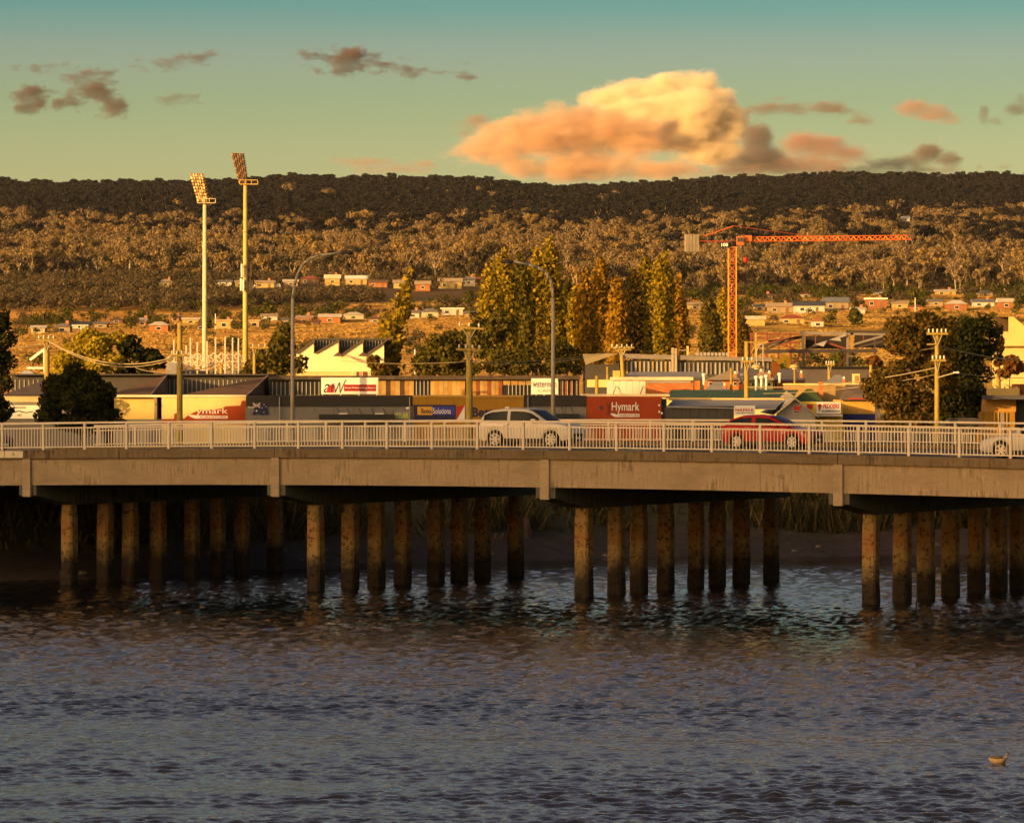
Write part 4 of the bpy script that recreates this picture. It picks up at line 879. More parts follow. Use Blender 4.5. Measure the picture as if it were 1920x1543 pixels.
for (x, y, r) in ((481,770.5,2.3),(495,758.5,1.3),(498.5,762.5,1.2),(491.5,764.5,1.2),(495,773,1.3)):
    pts = [(x + r * (1 if k % 2 == 0 else .45) * math.cos(k * math.pi / 7), y + r * (1 if k % 2 == 0 else .45) * math.sin(k * math.pi / 7)) for k in range(14)]; pp(fl, 'star', pts, YS - .115, .01, c_white)
pp(fl, 'halyard', [(465,762.5),(474,763.5),(474,765),(465,764)], YS - .1, .01, c_white)
# roof signs
sg = at('roof_sign', 'wide white roof sign with aMW script and a dark red stripe', 'sign', 655, YS + 4, None, WZ(741, YS + 4))
Yq = YS + 4; pb(sg, 'board', 602, 709, 708, 739, Yq, .12, c_white)
for x in (605, 639, 673, 706): pb(sg, 'leg', x - .7, x + .7, 739.1, 745, Yq + .02, .06, c_white)
text(sg, 'lettering', 'a', 607, 618, 720, 736, Yq - .01, c_black, shear=.3); pp(sg, 'red_mark', [(612,736),(619,736),(619.5,722),(614,727)], Yq - .02, .01, c_redp); pp(sg, 'red_mark', [(619.6,722),(625,719),(626,736),(620,736)][::-1], Yq - .02, .01, c_redp)
q = MB()
for a, b_, w_ in (((620,735),(625,720),1.3),((625,720),(628,736),1.6),((628,736),(636,717),1.1),((636,717),(637,736.5),1.8),((637,736.5),(648,712),1.1)): q.bar(L(sg, *a, Yq - .03), L(sg, *b_, Yq - .03), .012, w_ / PXM(Yq))
q.build('script_stroke', c_black, sg)
pb(sg, 'stripe', 645, 705, 721, 733.5, Yq - .012, .011, C('paint_dark_red', (0.28,0.008,0.01), .5)); text(sg, 'lettering', 'General Windows & Energy Solutions', 647, 703.5, 725, 730, Yq - .02, c_white)
sg = at('roof_sign', 'white roof sign reading waterman behind the right street lamp pole', 'sign', 1021, YS + 4, None, WZ(741, YS + 4))
pb(sg, 'board', 996, 1046, 709.5, 739.5, Yq, .12, c_white); text(sg, 'lettering', 'waterman', 999, 1043, 716, 726, Yq - .01, c_black); text(sg, 'lettering', 'CAFE', 1009, 1035, 729.5, 735, Yq - .01, c_steel)
for x in (1005, 1020, 1036): pb(sg, 'leg', x - .7, x + .7, 739.6, 745, Yq + .02, .06, c_white)
# shopfront signs
Yf = YS - .1
sg = at('shop_sign', 'navy shop sign reading Betta Solutions on the yellow front', 'sign', 814, Yf - .06, None, WZ(790, YS)); Yf -= .06
pb(sg, 'panel', 775, 854, 759, 790, Yf, .055, c_navy); pb(sg, 'gold_plate', 782.5, 811, 762.5, 778, Yf - .03, .029, c_gold); pb(sg, 'blue_plate', 811.1, 853, 762, 778, Yf - .03, .029, c_blue)
text(sg, 'lettering', 'Betta', 790, 809, 766, 775, Yf - .04, c_navy, bold=.02); text(sg, 'lettering', 'Solutions', 812, 845, 765, 776, Yf - .04, c_white)
sg = at('shop_sign', 'red and white slashed panel beside the navy shop sign', 'sign', 864, Yf, None, WZ(788, YS))
pb(sg, 'panel', 856.5, 871.5, 761, 788, Yf, .05, c_white); pp(sg, 'red_slash', [(856.5,787),(856.5,761),(871,761)][::-1], Yf - .012, .011, c_redp)
sg = at('shop_sign', 'large navy lettering reading Betta on the yellow front behind the white car', 'sign', 905, YS - .12, None, WZ(785, YS))
text(sg, 'lettering', 'Betta', 885, 934, 764, 782, YS - .115, c_navy, bold=.03)
sg = at('shop_sign', 'small sign with yellow-green letters reading SOLAR on the grey wall', 'sign', 752, YS - .06, None, WZ(787, YS))
pb(sg, 'panel', 737, 769, 771, 787, YS - .06, .05, C('sign_grey_violet', (0.22,0.2,0.24))); text(sg, 'lettering', 'SOLAR', 740, 766, 774, 784.5, YS - .07, C('paint_lime', (0.5,0.55,0.03), .5), bold=.03)
pp(sg, 'arrow', [(761,764),(766,763),(768,765),(765,767.5),(761,766.5)][::-1], YS - .06, .05, c_white)

# red furniture store
g = at('red_store', 'red furniture store with a corrugated hoarding on its roof', 'building', 1170, YS)
pb(g, 'front', 1100, 1240, 743.5, 897, YS - .2, 12, c_red); pb(g, 'parapet', 1092, 1256, 739, 743.3, YS + 2, 10, C('parapet_cream', (0.62,0.53,0.33)))
for k in range(6): pb(g, 'hoarding_panel', 1138 + k * 12.1, 1138 + k * 12.1 + 11.7, 714 + (k % 2) * .4, 741, YS + 6, .08, C('hoarding_white', (0.62,0.57,0.47), .5, .12))
for x in (1155, 1206): 
    q = MB(); q.bar(L(g, x, 724, YS + 5.9), L(g, x - 6, 741, YS + 5.3), .05); q.build('hoarding_stay', c_steel, g)
sg = at('store_sign', 'white lettering reading Hymark Furniture on the red store', 'sign', 1172, YS - .22, None, WZ(783, YS)); Yg = YS - .22
text(sg, 'lettering', 'Hymark', 1147, 1199, 754, 775, Yg, c_white, bold=.01); pp(sg, 'boat_bar', [(1144,775),(1149,780),(1153,782),(1199,782),(1199,776),(1160,775.5),(1157,777.5),(1152,775.5)][::-1], Yg - .01, .014, c_white); text(sg, 'lettering', 'FURNITURE', 1162, 1198, 777, 781.3, Yg - .02, c_red)
pts = [(1127 + (5 if k % 2 == 0 else 3) * math.cos(k * math.pi / 8), 765 + (5.5 if k % 2 == 0 else 3) * math.sin(k * math.pi / 8)) for k in range(16)]; pp(sg, 'dark_sun', pts, Yg - .005, .01, c_dark)
for sgn, xc in ((1, 1134), (-1, 1147)):
    q = MB(); pr = [(xc + sgn * 5.5 * math.cos(a / 5 * 1.9 - .95), 767 + 13 * math.sin(a / 5 * 1.9 - .95)) for a in range(6)]
    for a, b_ in zip(pr[:-1], pr[1:]): q.bar(L(sg, *a, Yg - .005), L(sg, *b_, Yg - .005), .012, .04)
    q.build('arc', c_dark, sg)
for (x, y) in ((1236,760),(1236,772),(1241,775)): pb(sg, 'letter_mark', x - 1.6, x + 1.4, y - 2, y + 1.6, Yg, .02, c_white)

# dark shop, grey roofs, gabled shed
g = at('dark_shop', 'black-fronted shop with a grey steel roof right of the red store', 'building', 1308, YS)
pb(g, 'front', 1240.5, 1376, 762, 897, YS, 8, c_black); bars(g, 'panel', 1246, 1376, 8, 764, 796, YS - .05, .045, c_dark, 15.4); pb(g, 'side', 1240.5, 1250, 748, 761.9, YS + .3, 4, C('shop_green', (0.02,0.05,0.035)))
pf(g, 'roof', [(1250,762,YS-.2),(1455,766,YS-.2),(1470,750,YS+10),(1262,750,YS+10),(1250,764,YS-.2),(1455,768,YS-.2)], [(0,1,2,3),(4,5,1,0)], c_rgrey)
pb(g, 'gutter', 1254, 1470, 746.8, 749.6, YS + 10, .3, C('gutter_cream', (0.62,0.45,0.22)))
sg = at('shop_sign', 'white sign reading HAFELE in red above the red car', 'sign', 1396, YS - .5, None, WZ(779, YS))
pb(sg, 'panel', 1376.5, 1416, 760.5, 779, YS - .5, .06, c_white); text(sg, 'lettering', 'HÄFELE', 1379, 1413, 764.5, 771.5, YS - .51, c_redp, bold=.015); pb(sg, 'underline', 1379, 1413, 773.5, 774.8, YS - .512, .01, c_steel)
g = at('gabled_shed', 'grey corrugated gabled shed behind the red car', 'shed', 1492, YS + 1)
pp(g, 'front_wall', [(1456,776),(1491,749),(1529,779),(1529,897),(1456,897)][::-1], YS + 1, .3, C('shed_grey', (0.26,0.25,0.24), .7, .2, 1.0))
pf(g, 'roof', [(1449,778,YS+.5),(1491,746.5,YS+.5),(1535,781.5,YS+.5),(1424,773,YS+14),(1474,746.5,YS+14),(1520,777,YS+14),(1449,780,YS+.5),(1491,748.4,YS+.5),(1535,783.5,YS+.5)], [(0,1,4,3),(1,2,5,4),(0,6,7,1),(1,7,8,2)], c_rgrey)
sg = at('shop_sign', 'small dark red sign on the gable of the grey shed', 'sign', 1493, YS + .9, None, WZ(775, YS)); pb(sg, 'panel', 1486.5, 1500.5, 760, 775, YS + .93, .06, C('sign_rose', (0.45,0.33,0.3))); pb(sg, 'red_block', 1487.5, 1500, 761, 769.5, YS + .91, .02, c_redp); pb(sg, 'stripe', 1488.5, 1499, 771, 773.5, YS + .91, .02, c_dark)
g = at('suspension_shop', 'low yellow workshop behind the grey shed carrying a red lettered sign', 'building', 1540, YS + 3)
pb(g, 'wall', 1500, 1580, 754, 897, YS + 3, 9, C('wall_bright_yellow', (0.66,0.45,0.06), .7, .1)); pb(g, 'awning', 1527, 1580, 777, 781, YS + 1.2, 1.8, c_rgrey); pb(g, 'red_stripe', 1513, 1524, 758, 767, YS + 2.97, .02, c_redp)
sg = at('shop_sign', 'white sign reading PEDDERS SUSPENSION on the yellow workshop', 'sign', 1554, YS + 2.8, None, WZ(776, YS + 3))
pb(sg, 'panel', 1531, 1576.5, 754, 775.5, YS + 2.8, .06, c_white); text(sg, 'lettering', 'PEDDERS', 1543, 1574, 757, 766, YS + 2.79, c_redp, bold=.025, shear=.2); text(sg, 'lettering', 'SUSPENSION', 1541, 1574, 768.5, 773, YS + 2.79, c_black, bold=.02)
pts = [(1537 + 4 * math.cos(a * math.pi / 6), 761 + 4 * math.sin(a * math.pi / 6)) for a in range(12)]; pp(sg, 'red_badge', pts, YS + 2.79, .012, c_redp); pp(sg, 'red_badge', [(1534,763),(1540,763),(1536,773)][::-1], YS + 2.782, .012, c_redp)
g = at('rusty_shed', 'shed with a rusty iron roof left of the large olive tree', 'shed', 1600, YS + 12)
Yr = YS + 12; pb(g, 'wall', 1578, 1640, 750, 776, Yr, 8, C('wall_ochre', (0.50,0.30,0.06), .85, .25)); pb(g, 'blue_base', 1577, 1641, 776.1, 890, Yr - .1, 8, C('wall_royal_blue', (0.03,0.035,0.16))); pb(g, 'red_trim', 1590, 1636, 746.5, 749.9, Yr - .1, .2, c_redp)
pf(g, 'roof', [(1572,750,Yr-.4),(1640,750,Yr-.4),(1636,721,Yr+5),(1586,721,Yr+5)], [(0,1,2,3)], C('roof_rust', (0.22,0.16,0.11), .8, .4, 1.5)); 

# green roofs
g = at('green_roof_building', 'long low building with a dark green steel roof', 'building', 1370, 325)
Yv = 325; pb(g, 'wall', 1250, 1488, 746, 870, Yv, 10, c_cream)
for k in range(6):
    x = 1248 + k * 40; pf(g, 'roof_sheet', [(x,746,Yv-.3),(x+39.6,746,Yv-.3),(x+49.6,731,Yv+6),(x+10,731,Yv+6)], [(0,1,2,3)], c_green)
pb(g, 'gutter', 1248, 1490, 746.1, 748, Yv - .4, .2, C('gutter_orange', (0.5,0.3,0.1))); pp(g, 'gable_end', [(1462,746),(1474,733),(1494,746)][::-1], Yv - .5, .2, c_rgrey)
g = at('green_hip_house', 'cottage with a pyramid of bright green roofing', 'house', 1518, 328)
Yv = 328; pb(g, 'wall', 1490, 1544, 754, 870, Yv, 7, c_cream); pf(g, 'roof', [(1484,754,Yv-.3),(1546,754,Yv-.3),(1546,753,Yv+8),(1484,753,Yv+8),(1513,729,Yv+4),(1522,729,Yv+4)], [(0,1,5,4),(1,2,5),(2,3,4,5),(3,0,4)], C('roof_moss_green', (0.075,0.115,0.03), .7, .25, 1.0))
MB().box(*[L(g, 1541, 740, Yv)[0], L(g, 1549, 740, Yv)[0], 3, 3.8, L(g, 0, 756, Yv)[2], L(g, 0, 716, Yv)[2]]).build('chimney', c_brick, g)
# cottages
COT = [(1322,1388,1371,1372,693,712,345,c_tanroof,c_brick,'brick cottage with a tan pyramid roof left of the lamp-post on the hill side'),
       (1402,1452,1438,1442,692,713,350,c_tanroof,c_cream,'cream cottage with a tan pyramid roof, third from the left of the cottages'),
       (1445,1512,1462,1490,692,714,356,C('roof_slate', (0.13,0.12,0.125), .6, .25),c_brick,'cottage with a slate grey roof right of the cream cottage'),
       (1538,1592,1566,1576,703,722,350,c_rgrey,c_cream,'cottage with a grey roof and cream gable left of the square cream box'),
       (1374,1436,1392,1424,689,711,362,C('roof_slate', (0.13,0.12,0.125), .6, .25),c_brick,'cottage with a slate roof between the two tan pyramid roofs'),
       (1320,1368,1340,1352,715,732,336,c_rgrey,c_grey,'small grey pyramid-roofed cottage in front of the brick cottage')]
for (x0, x1, r0, r1, yt, ye, Y, rm, wm, lb) in COT:
    g = at('cottage', lb, 'cottage', (x0 + x1) / 2, Y, 'cottages behind the green roofs')
    pb(g, 'wall', x0 + 3, x1 - 3, ye, 850, Y, 6, wm); pf(g, 'roof', [(x0,ye+.5,Y-.4),(x1,ye+.5,Y-.4),(x1,ye,Y+6.4),(x0,ye,Y+6.4),(r0,yt,Y+3),(r1,yt,Y+3)], [(0,1,5,4),(1,2,5),(2,3,4,5),(3,0,4)], rm)
    for k in range(3):
        x = x0 + 10 + (x1 - x0 - 20) * k / 2; wd = pb(g, 'window', x - 3, x + 3, ye + 4, ye + 11, Y - .05, .06, c_white); pb(g, 'pane', x - 2.3, x + 2.3, ye + 4.7, ye + 10.3, Y - .07, .04, M_glass, wd)
    ch = pb(g, 'chimney', x1 - 12, x1 - 7, yt + 8, ye + 2, Y + .5, .7, c_brick)
    pb(g, 'chimney_pot', x1 - 11, x1 - 8, yt + 3, yt + 7.9, Y + .6, .4, c_white, ch)
for k, (x, y0, y1, Y) in enumerate([(1320,703,716,340),(1391,704,716,348),(1418,708,728,344),(1428,708,726,344),(1437,706,729,344),(1462,702,712,350)]):
    g = at('vent_pipe', ['white vent pipe left of the tan pyramid roof','white vent pipe between the two tan pyramid roofs','leftmost of three white vent pipes below the slate roof','middle of three white vent pipes below the slate roof','rightmost of three white vent pipes below the slate roof','short white vent pipe on the slate roof'][k], 'vent pipe', x, Y, 'white vent pipes', WZ(y1 + 6, Y))
    MB().lathe([(.10, 0), (.10, (y1 + 6 - y0) / PXM(Y))], n=8).build('pipe', c_white, g, True); MB().lathe([(.16, 0), (.16, .22)], (0,0,(y1 + 6 - y0) / PXM(Y) - .1), 8).build('cowl', c_white, g, True)
g = at('roof_box', 'square cream ventilation box on a roof beside the large olive tree', 'vent', 1606, 340, None, WZ(730, 340)); pb(g, 'box', 1600, 1612, 701, 728, 340, 1.2, c_cream); pb(g, 'door', 1602.5, 1609.5, 704, 722, 339.95, .06, C('box_brown', (0.3,0.2,0.09)))
g = at('low_wall', 'long low cream wall in front of the cottages', 'wall', 1530, 333); pb(g, 'wall', 1470, 1640, 722, 850, 333, .4, C('wall_wood_tan', (0.34,0.22,0.09))); pb(g, 'coping', 1469, 1641, 719, 721.9, 332.9, .6, c_cream)

# flat-roofed works behind the red store
g = at('works_building', 'low brick works with cream flat roof behind the red store', 'building', 1210, 350)
Yw = 350; pb(g, 'wall', 1150, 1300, 713, 850, Yw, 12, c_brick); pb(g, 'parapet', 1150, 1300, 707, 712.9, Yw - .2, 12.5, C('parapet_pale', (0.62,0.52,0.34))); pb(g, 'wing', 1104, 1149.5, 712, 726, Yw - 6, 8, c_cream); pb(g, 'wing_base', 1104, 1149.5, 726.1, 850, Yw - 6, 8, c_dark)
pb(g, 'purple_band', 1212, 1296, 714, 718, Yw - .1, .09, c_rgrey); pp(g, 'small_gable', [(1220,731),(1236,718),(1244,718),(1258,731)][::-1], Yw - 2, .3, c_brick); pb(g, 'pier', 1302, 1312, 714, 850, Yw, 1, c_brick)
pf(g, 'roof', [(1170,708,Yw+1),(1330,708,Yw+1),(1316,697,Yw+14),(1182,697,Yw+14)], [(0,1,2,3)], c_rgrey)
pb(g, 'roof_cabin', 1150, 1163, 695, 709, Yw + 3, 2, C('cabin_yellow', (0.55,0.42,0.12)))
# long grey hall with fins
g = at('long_hall', 'long grey hall with rows of vertical window fins behind the red store', 'building', 1270, 430)
Yh_ = 430; pb(g, 'wall', 1161, 1446, 676, 830, Yh_, 20, c_dark); pf(g, 'roof_beam', [(1160,663,Yh_-.5),(1448,671,Yh_-.5),(1448,678,Yh_-.5),(1160,672,Yh_-.5),(1160,663,Yh_+20),(1448,671,Yh_+20),(1448,678,Yh_+20),(1160,672,Yh_+20)], [(0,1,2,3),(4,7,6,5),(0,4,5,1),(1,5,6,2),(2,6,7,3),(3,7,4,0)], c_steel)
pf(g, 'end_canopy', [(1092,664,Yh_-1),(1160,662.5,Yh_-1),(1098,684,Yh_-5),(1160,664,Yh_+12),(1092,665,Yh_+12)], [(0,2,1),(0,1,3,4)], C('canopy_ochre', (0.42,0.33,0.14)))
pb(g, 'end_wall', 1100, 1160, 683, 830, Yh_ + 3, 10, c_dark)
bars(g, 'fin', 1164, 1260, 12, 678, 700, Yh_ - .12, .1, [c_mull, c_tan, c_mull, c_steel], 3.2); bars(g, 'fin', 1272, 1444, 21, 680, 702, Yh_ - .12, .1, [c_mull, c_steel, c_mull], 3.0)
for x, t_ in ((1261, 652), (1267, 653)): pb(g, 'flue', x - 2.2, x + 2.2, t_, 702, Yh_ - .8, .25, c_galv)
pb(g, 'roof_guard', 1272, 1290, 656, 657.2, Yh_ + 1, .1, c_galv); pb(g, 'roof_guard', 1287.5, 1291, 649, 668, Yh_ + 1, .15, c_cream)
for k in range(9): pb(g, 'roof_unit', 1305 + k * 7, 1310 + k * 7, 660.5 + k * .1, 667, Yh_ + 6, 1.2, c_rgrey)

# steel frame under construction
g = at('steel_frame', 'dark steel roof frame of a half-demolished hall beside the crane', 'frame', 1530, 520)
Yt = 520
def stick(o, nm, a, b_, w, m_, Y=None, h=None): return MB().bar(L(o, *a, Y or Yt), L(o, *b_, Y or Yt), w, h).build(nm, m_, o)
stick(g, 'bottom_beam', (1424,659), (1645,658), .5, c_dsteel, h=.42); stick(g, 'top_beam', (1500,624.5), (1588,625.5), .4, c_steel, h=.34); stick(g, 'top_beam', (1586,621.5), (1662,622.5), .4, c_dsteel, h=.3); stick(g, 'top_beam', (1588,626), (1660,627), .3, c_steel, h=.25)
for x, a, b_, m_, w in ((1506,625,700,c_steel,.28),(1506.5,660,760,c_dsteel,.3),(1589,622,700,c_steel,.24),(1597,623,656,c_ochre,.3),(1595,660,760,c_dsteel,.3),(1529,628,645,c_rsteel,.12),(1619,627,640,c_rsteel,.12),(1640,628,700,c_dsteel,.2)): stick(g, 'post', (x, a), (x, b_), w, m_)
for a, b_, m_ in (((1425,650),(1505,630),c_dsteel),((1436,656),(1470,640),c_dsteel),((1462,644),(1492,656),c_rsteel),((1505,657),(1580,630),c_dsteel),((1550,642),(1588,655),c_rsteel),((1600,646),(1655,630),c_steel),((1606,652),(1655,640),c_dsteel),((1502,662),(1487,684),c_rsteel),((1511,662),(1524,682),c_rsteel),((1588,662),(1574,688),c_rsteel),((1440,640),(1500,632),c_rsteel),((1415,648),(1462,634),c_tan)): stick(g, 'brace', a, b_, .22, m_)
pp(g, 'torn_sheet', [(1522,648),(1550,638),(1586,626),(1584,631),(1575,633),(1577,640),(1552,637),(1544,650),(1530,646)], Yt - .5, .06, C('sheet_grey', (0.30,0.28,0.28), .5, .2))
pf(g, 'roof_sheeting', [(1430,652,Yt),(1505,632,Yt),(1505,634,Yt+8),(1440,650,Yt+8)], [(0,1,2,3)], c_dsteel); pf(g, 'back_sheeting', [(1510,630,Yt+6),(1588,630,Yt+6),(1588,654,Yt+6),(1510,654,Yt+6)], [(0,1,2,3)], C('sheet_black', (0.02,0.014,0.012))); pf(g, 'back_sheeting', [(1602,628,Yt+6),(1660,628,Yt+6),(1660,652,Yt+6),(1602,652,Yt+6)], [(0,1,2,3)], C('sheet_black', (0.02,0.014,0.012)))
g = at('older_roof_frame', 'reddish older roof frame just right of the crane mast', 'frame', 1450, 535)
Yt = 535
for y in (626, 634, 642): stick(g, 'rail', (1406,y), (1500,y + 1), .2, c_rsteel)
for x in (1408, 1417, 1438, 1460, 1482): stick(g, 'post', (x, 624), (x, 700), .22, c_tan if x % 2 else c_rsteel)
g = at('dark_site_shed', 'long dark flat site shed below the steel frame', 'shed', 1560, 400); pb(g, 'wall', 1498, 1650, 690, 840, 400, 6, C('shed_purple_grey', (0.09,0.075,0.075))); pb(g, 'roof', 1496, 1652, 687, 689.9, 399.6, 7, c_black)
g = at('excavator_boom', 'yellow digger arm angled under the steel frame', 'digger', 1475, 505); Yt = 505; stick(g, 'arm', (1457,680), (1477,668), .55, C('digger_yellow', (0.6,0.36,0.02))); stick(g, 'dipper', (1477,668), (1478,690), .45, C('digger_yellow', (0.6,0.36,0.02))); pb(g, 'body', 1442, 1462, 678, 760, 505, 2.5, C('digger_orange', (0.5,0.16,0.02)))

# sawtooth hall and stadium, left of centre
g = at('sawtooth_hall', 'sunlit cream hall with a sawtooth roof behind the grey showroom', 'building', 635, 450)
Ya = 450; pp(g, 'wall', [(556,662),(588,638),(588.5,663),(634,638),(634.5,668),(680,638),(680.5,668),(720,642),(720,800),(556,800)][::-1], Ya, .5, C('wall_pale_yellow', (0.74,0.64,0.38), .75, .08))
for a, b_, y0 in ((590,634,663),(636,680,668),(682,726,668)):
    pp(g, 'window_band', [(a,637.5),(b_-1,637.5),(a,y0-1)][::-1], Ya + 1.2, .1, c_black); bars(g, 'window_bar', a + 2, b_ - 8, 6, 639, 650, Ya + 1.1, .06, c_mull, .9)
    pf(g, 'roof', [(a-1.5,y0-.5,Ya-.3),(b_,636.8,Ya-.3),(b_,636.8,Ya+20),(a-1.5,y0-.5,Ya+20),(a-1.5,y0+1,Ya-.3),(b_,638.3,Ya-.3)], [(0,1,2,3),(0,4,5,1)], c_roofb)
pf(g, 'roof', [(554,663,Ya-.3),(588,637,Ya-.3),(588,637,Ya+20),(554,663,Ya+20),(554,664.5,Ya-.3),(588,638.5,Ya-.3)], [(0,1,2,3),(0,4,5,1)], c_roofb)
pb(g, 'back_beam', 589, 735, 634, 637.4, Ya + 6, 1, c_dark); pb(g, 'lower_band', 556, 720, 696, 706, Ya - .1, .09, C('wall_straw', (0.62,0.46,0.2)))
for x in (668, 680): pb(g, 'door', x, x + 9, 697, 720, Ya - .15, .1, C('door_brown', (0.12,0.05,0.03)))
for x in (660, 675, 690.5): pb(g, 'post', x - .6, x + .6, 694, 720, Ya - 2, .12, c_white)
pf(g, 'porch_roof', [(624,668,Ya-2.5),(648,668,Ya-2.5),(634,660,Ya)], [(0,1,2)], c_roofb); pf(g, 'porch_roof', [(671,668,Ya-2.5),(694,668,Ya-2.5),(680,660,Ya)], [(0,1,2)], c_roofb)
c_truss = C('truss_pale', (0.5,0.44,0.36), .6)
g = at('stadium_stand', 'white steel trusses and masts of the stadium stand', 'stadium', 385, 640)
Yt = 640; pb(g, 'roof_deck', 336, 452, 695, 705, Yt + 2, 12, c_steel); pb(g, 'side_wall', 312, 331, 680, 800, Yt - 2, 8, C('stand_grey', (0.2,0.2,0.22)))
for x, y0 in ((326,638),(349,648),(357,633),(370,642),(388,640),(404,632),(422,632),(436,633),(447,634)): stick(g, 'mast', (x, y0), (x, 705), .2, c_truss)
for k in range(9):
    x = 325 + k * 15; dY = (k % 3) * 4
    for a, b_ in (((x-12,672),(x,662)),((x,662),(x+14,673)),((x-10,684),(x+12,666)),((x-4,692),(x+16,676)),((x-12,678),(x+8,694)),((x+2,668),(x+16,690))): stick(g, 'truss', a, b_, .16, c_truss, Yt + dY)
g = at('white_brace', 'white slanted roof brace at the far left of the stadium', 'brace', 72, 620, None, WZ(705, 620)); Yt = 620; stick(g, 'strut', (56,675), (83,655), .35, c_white); stick(g, 'strut', (83,655), (84,700), .3, c_white); stick(g, 'strut', (50,690), (84,690), .25, c_white)
# right edge
g = at('cream_gable_hall', 'large cream gabled hall at the right edge behind the trees', 'building', 1915, 420)
pp(g, 'wall', [(1862,622),(1892,622),(1892,591),(1896,591),(1955,640),(1955,820),(1862,820)][::-1], 420, .5, C('wall_custard', (0.58,0.45,0.17), .75, .1)); pb(g, 'dark_panel', 1866, 1891.4, 594, 621.5, 421, .4, c_bbrown); pf(g, 'roof', [(1862,592,419.5),(1896,589.5,419.5),(1958,641,419.5),(1862,592,440),(1896,589.5,440),(1958,641,440)], [(0,1,4,3),(1,2,5,4)], c_white)
pb(g, 'eave', 1860, 1960, 648, 650, 419.5, .5, C('eave_ochre', (0.3,0.22,0.08)))  # eave strip, a darker ochre than the wall
g = at('corner_shop', 'old ochre corner shop with an awning at the lower right edge', 'building', 1890, 296)
Yc_ = 296; pb(g, 'parapet', 1857, 1912, 728, 741, Yc_, 6, C('wall_honey', (0.62,0.44,0.14))); pb(g, 'awning_roof', 1850, 1970, 741.1, 749, Yc_ - 2, 3, C('awning_slate', (0.08,0.075,0.085))); pb(g, 'wall', 1850, 1905, 749.1, 772, Yc_ - .5, 6, C('wall_terracotta', (0.42,0.22,0.05))); pb(g, 'front', 1846, 1903, 772.1, 895, Yc_ - .6, 6, c_yellow); pb(g, 'pillar', 1876, 1883, 773, 895, Yc_ - .8, .19, C('pillar_mauve', (0.25,0.19,0.18)))
pb(g, 'dark_opening', 1905.5, 1970, 749.1, 895, Yc_ + .5, 5, c_black); pb(g, 'red_wall', 1912.5, 1970, 720, 741, Yc_ + .5, 5, c_rust); bars(g, 'parapet_post', 1857, 1912, 5, 724, 728, Yc_, .4, c_cream, 2.0)
for x in (1865, 1872, 1888): pb(g, 'window_post', x - .6, x + .6, 774, 800, Yc_ - .75, .1, C('post_honey', (0.6,0.45,0.12)))
g = at('canopy_roof', 'grey canopy roof just above the railing at the right', 'canopy', 1800, 284, None, 3.0); pp(g, 'roof', [(1772,793),(1780,787),(1800,784),(1830,784),(1845,789),(1848,797),(1772,797)][::-1], 284, 2.2, C('canopy_dark', (0.05,0.045,0.045))); pb(g, 'post', 1778, 1780, 797.1, 900, 284.2, .1, c_steel); pb(g, 'post', 1840, 1842, 797.1, 900, 284.2, .1, c_steel)
# ------------------------------------------------------------ poles and wires
c_ins = C('insulator_cream', (0.6,0.55,0.42), .4)
def pole(label, px, ytop, Y, arms=(), r=.17, lean=0.0, base=3.0, name='power_pole', m=None, group='wooden power poles'):
    o = thing(name, label, 'pole', (WX(px, Y), Y, base), 0, group); h = WZ(ytop, Y) - base; s = PXM(Y)
    MB().tube((0,0,-.4), (lean / s, 0, h), r * 1.15, r * .8, 10).build('shaft', m or c_wood, o, True)
    for (ya, x0, x1, ins, tilt) in arms:
        z = WZ(ya, Y) - base; k = z / h; xo = lean / s * k
        a = (x0 / s + xo, -.22, z - tilt / s); b_ = (x1 / s + xo, -.22, z + tilt / s)
        arm = MB().bar(a, b_, .11, .13).build('crossarm', m or c_wood, o)
        if x1 - x0 > 16:
            for sg_ in (-1, 1): MB().bar((xo, -.2, z - .75), (xo + sg_ * min(-x0, x1) / s * .45, -.22, z - .03), .05).build('brace', c_galv, arm)
        for i in range(ins):
            f = (i + .5) / ins if ins > 1 else .9; p = Vector(a).lerp(Vector(b_), f)
            MB().lathe([(.03, 0), (.07, .06), (.05, .12), (.07, .18), (.03, .26)], (p.x, p.y, p.z + .065), 6).build('insulator', c_ins, arm, True)
    return o
pole('wooden power pole rising behind the broad dark bushy tree', 88, 634, 300, [(638,-19,18,4,0)], .20)
p = pole('tall wooden power pole in front of the cream warehouse', 337, 606, 284, [(667,-18,18,4,0)], .19)
q = MB(); q.bar((0, -.2, WZ(609,284) - 3), (34 / PXM(284), -.2, WZ(608,284) - 3), .1); q.bar((.2, -.2, WZ(625,284) - 3), (20 / PXM(284), -.2, WZ(609,284) - 3), .06); q.build('side_arm', c_wood, p)
pole('wooden power pole with two crossarms left of the white car', 880, 622, 276, [(615,-27,27,3,-2),(656,-25,25,4,-1)], .22)
p = pole('leaning wooden pole crowded with insulators behind the red store', 1177, 650, 420, [(652,-22,24,5,0),(656,-16,18,4,0)], .24, -12)
p = pole('wooden power pole standing behind the red car', 1400, 640, 318, [(678,-12,14,3,0)], .19)
q = MB(); q.bar((0, -.2, WZ(642,318) - 3), (36 / PXM(318), -.2, WZ(642,318) - 3), .12); q.bar((.3, -.2, WZ(662,318) - 3), (18 / PXM(318), -.2, WZ(643,318) - 3), .07); q.build('side_arm', c_wood, p)
p = pole('power pole with white insulators between the two large trees at the right', 1757, 625, 283, [(626,-20,20,5,0),(676,-12,16,4,0)], .17)
q = MB(); q.bar((-20 / PXM(283), -.2, WZ(646,283) - 3), (0, -.2, WZ(645,283) - 3), .08); q.build('side_arm', c_wood, p)
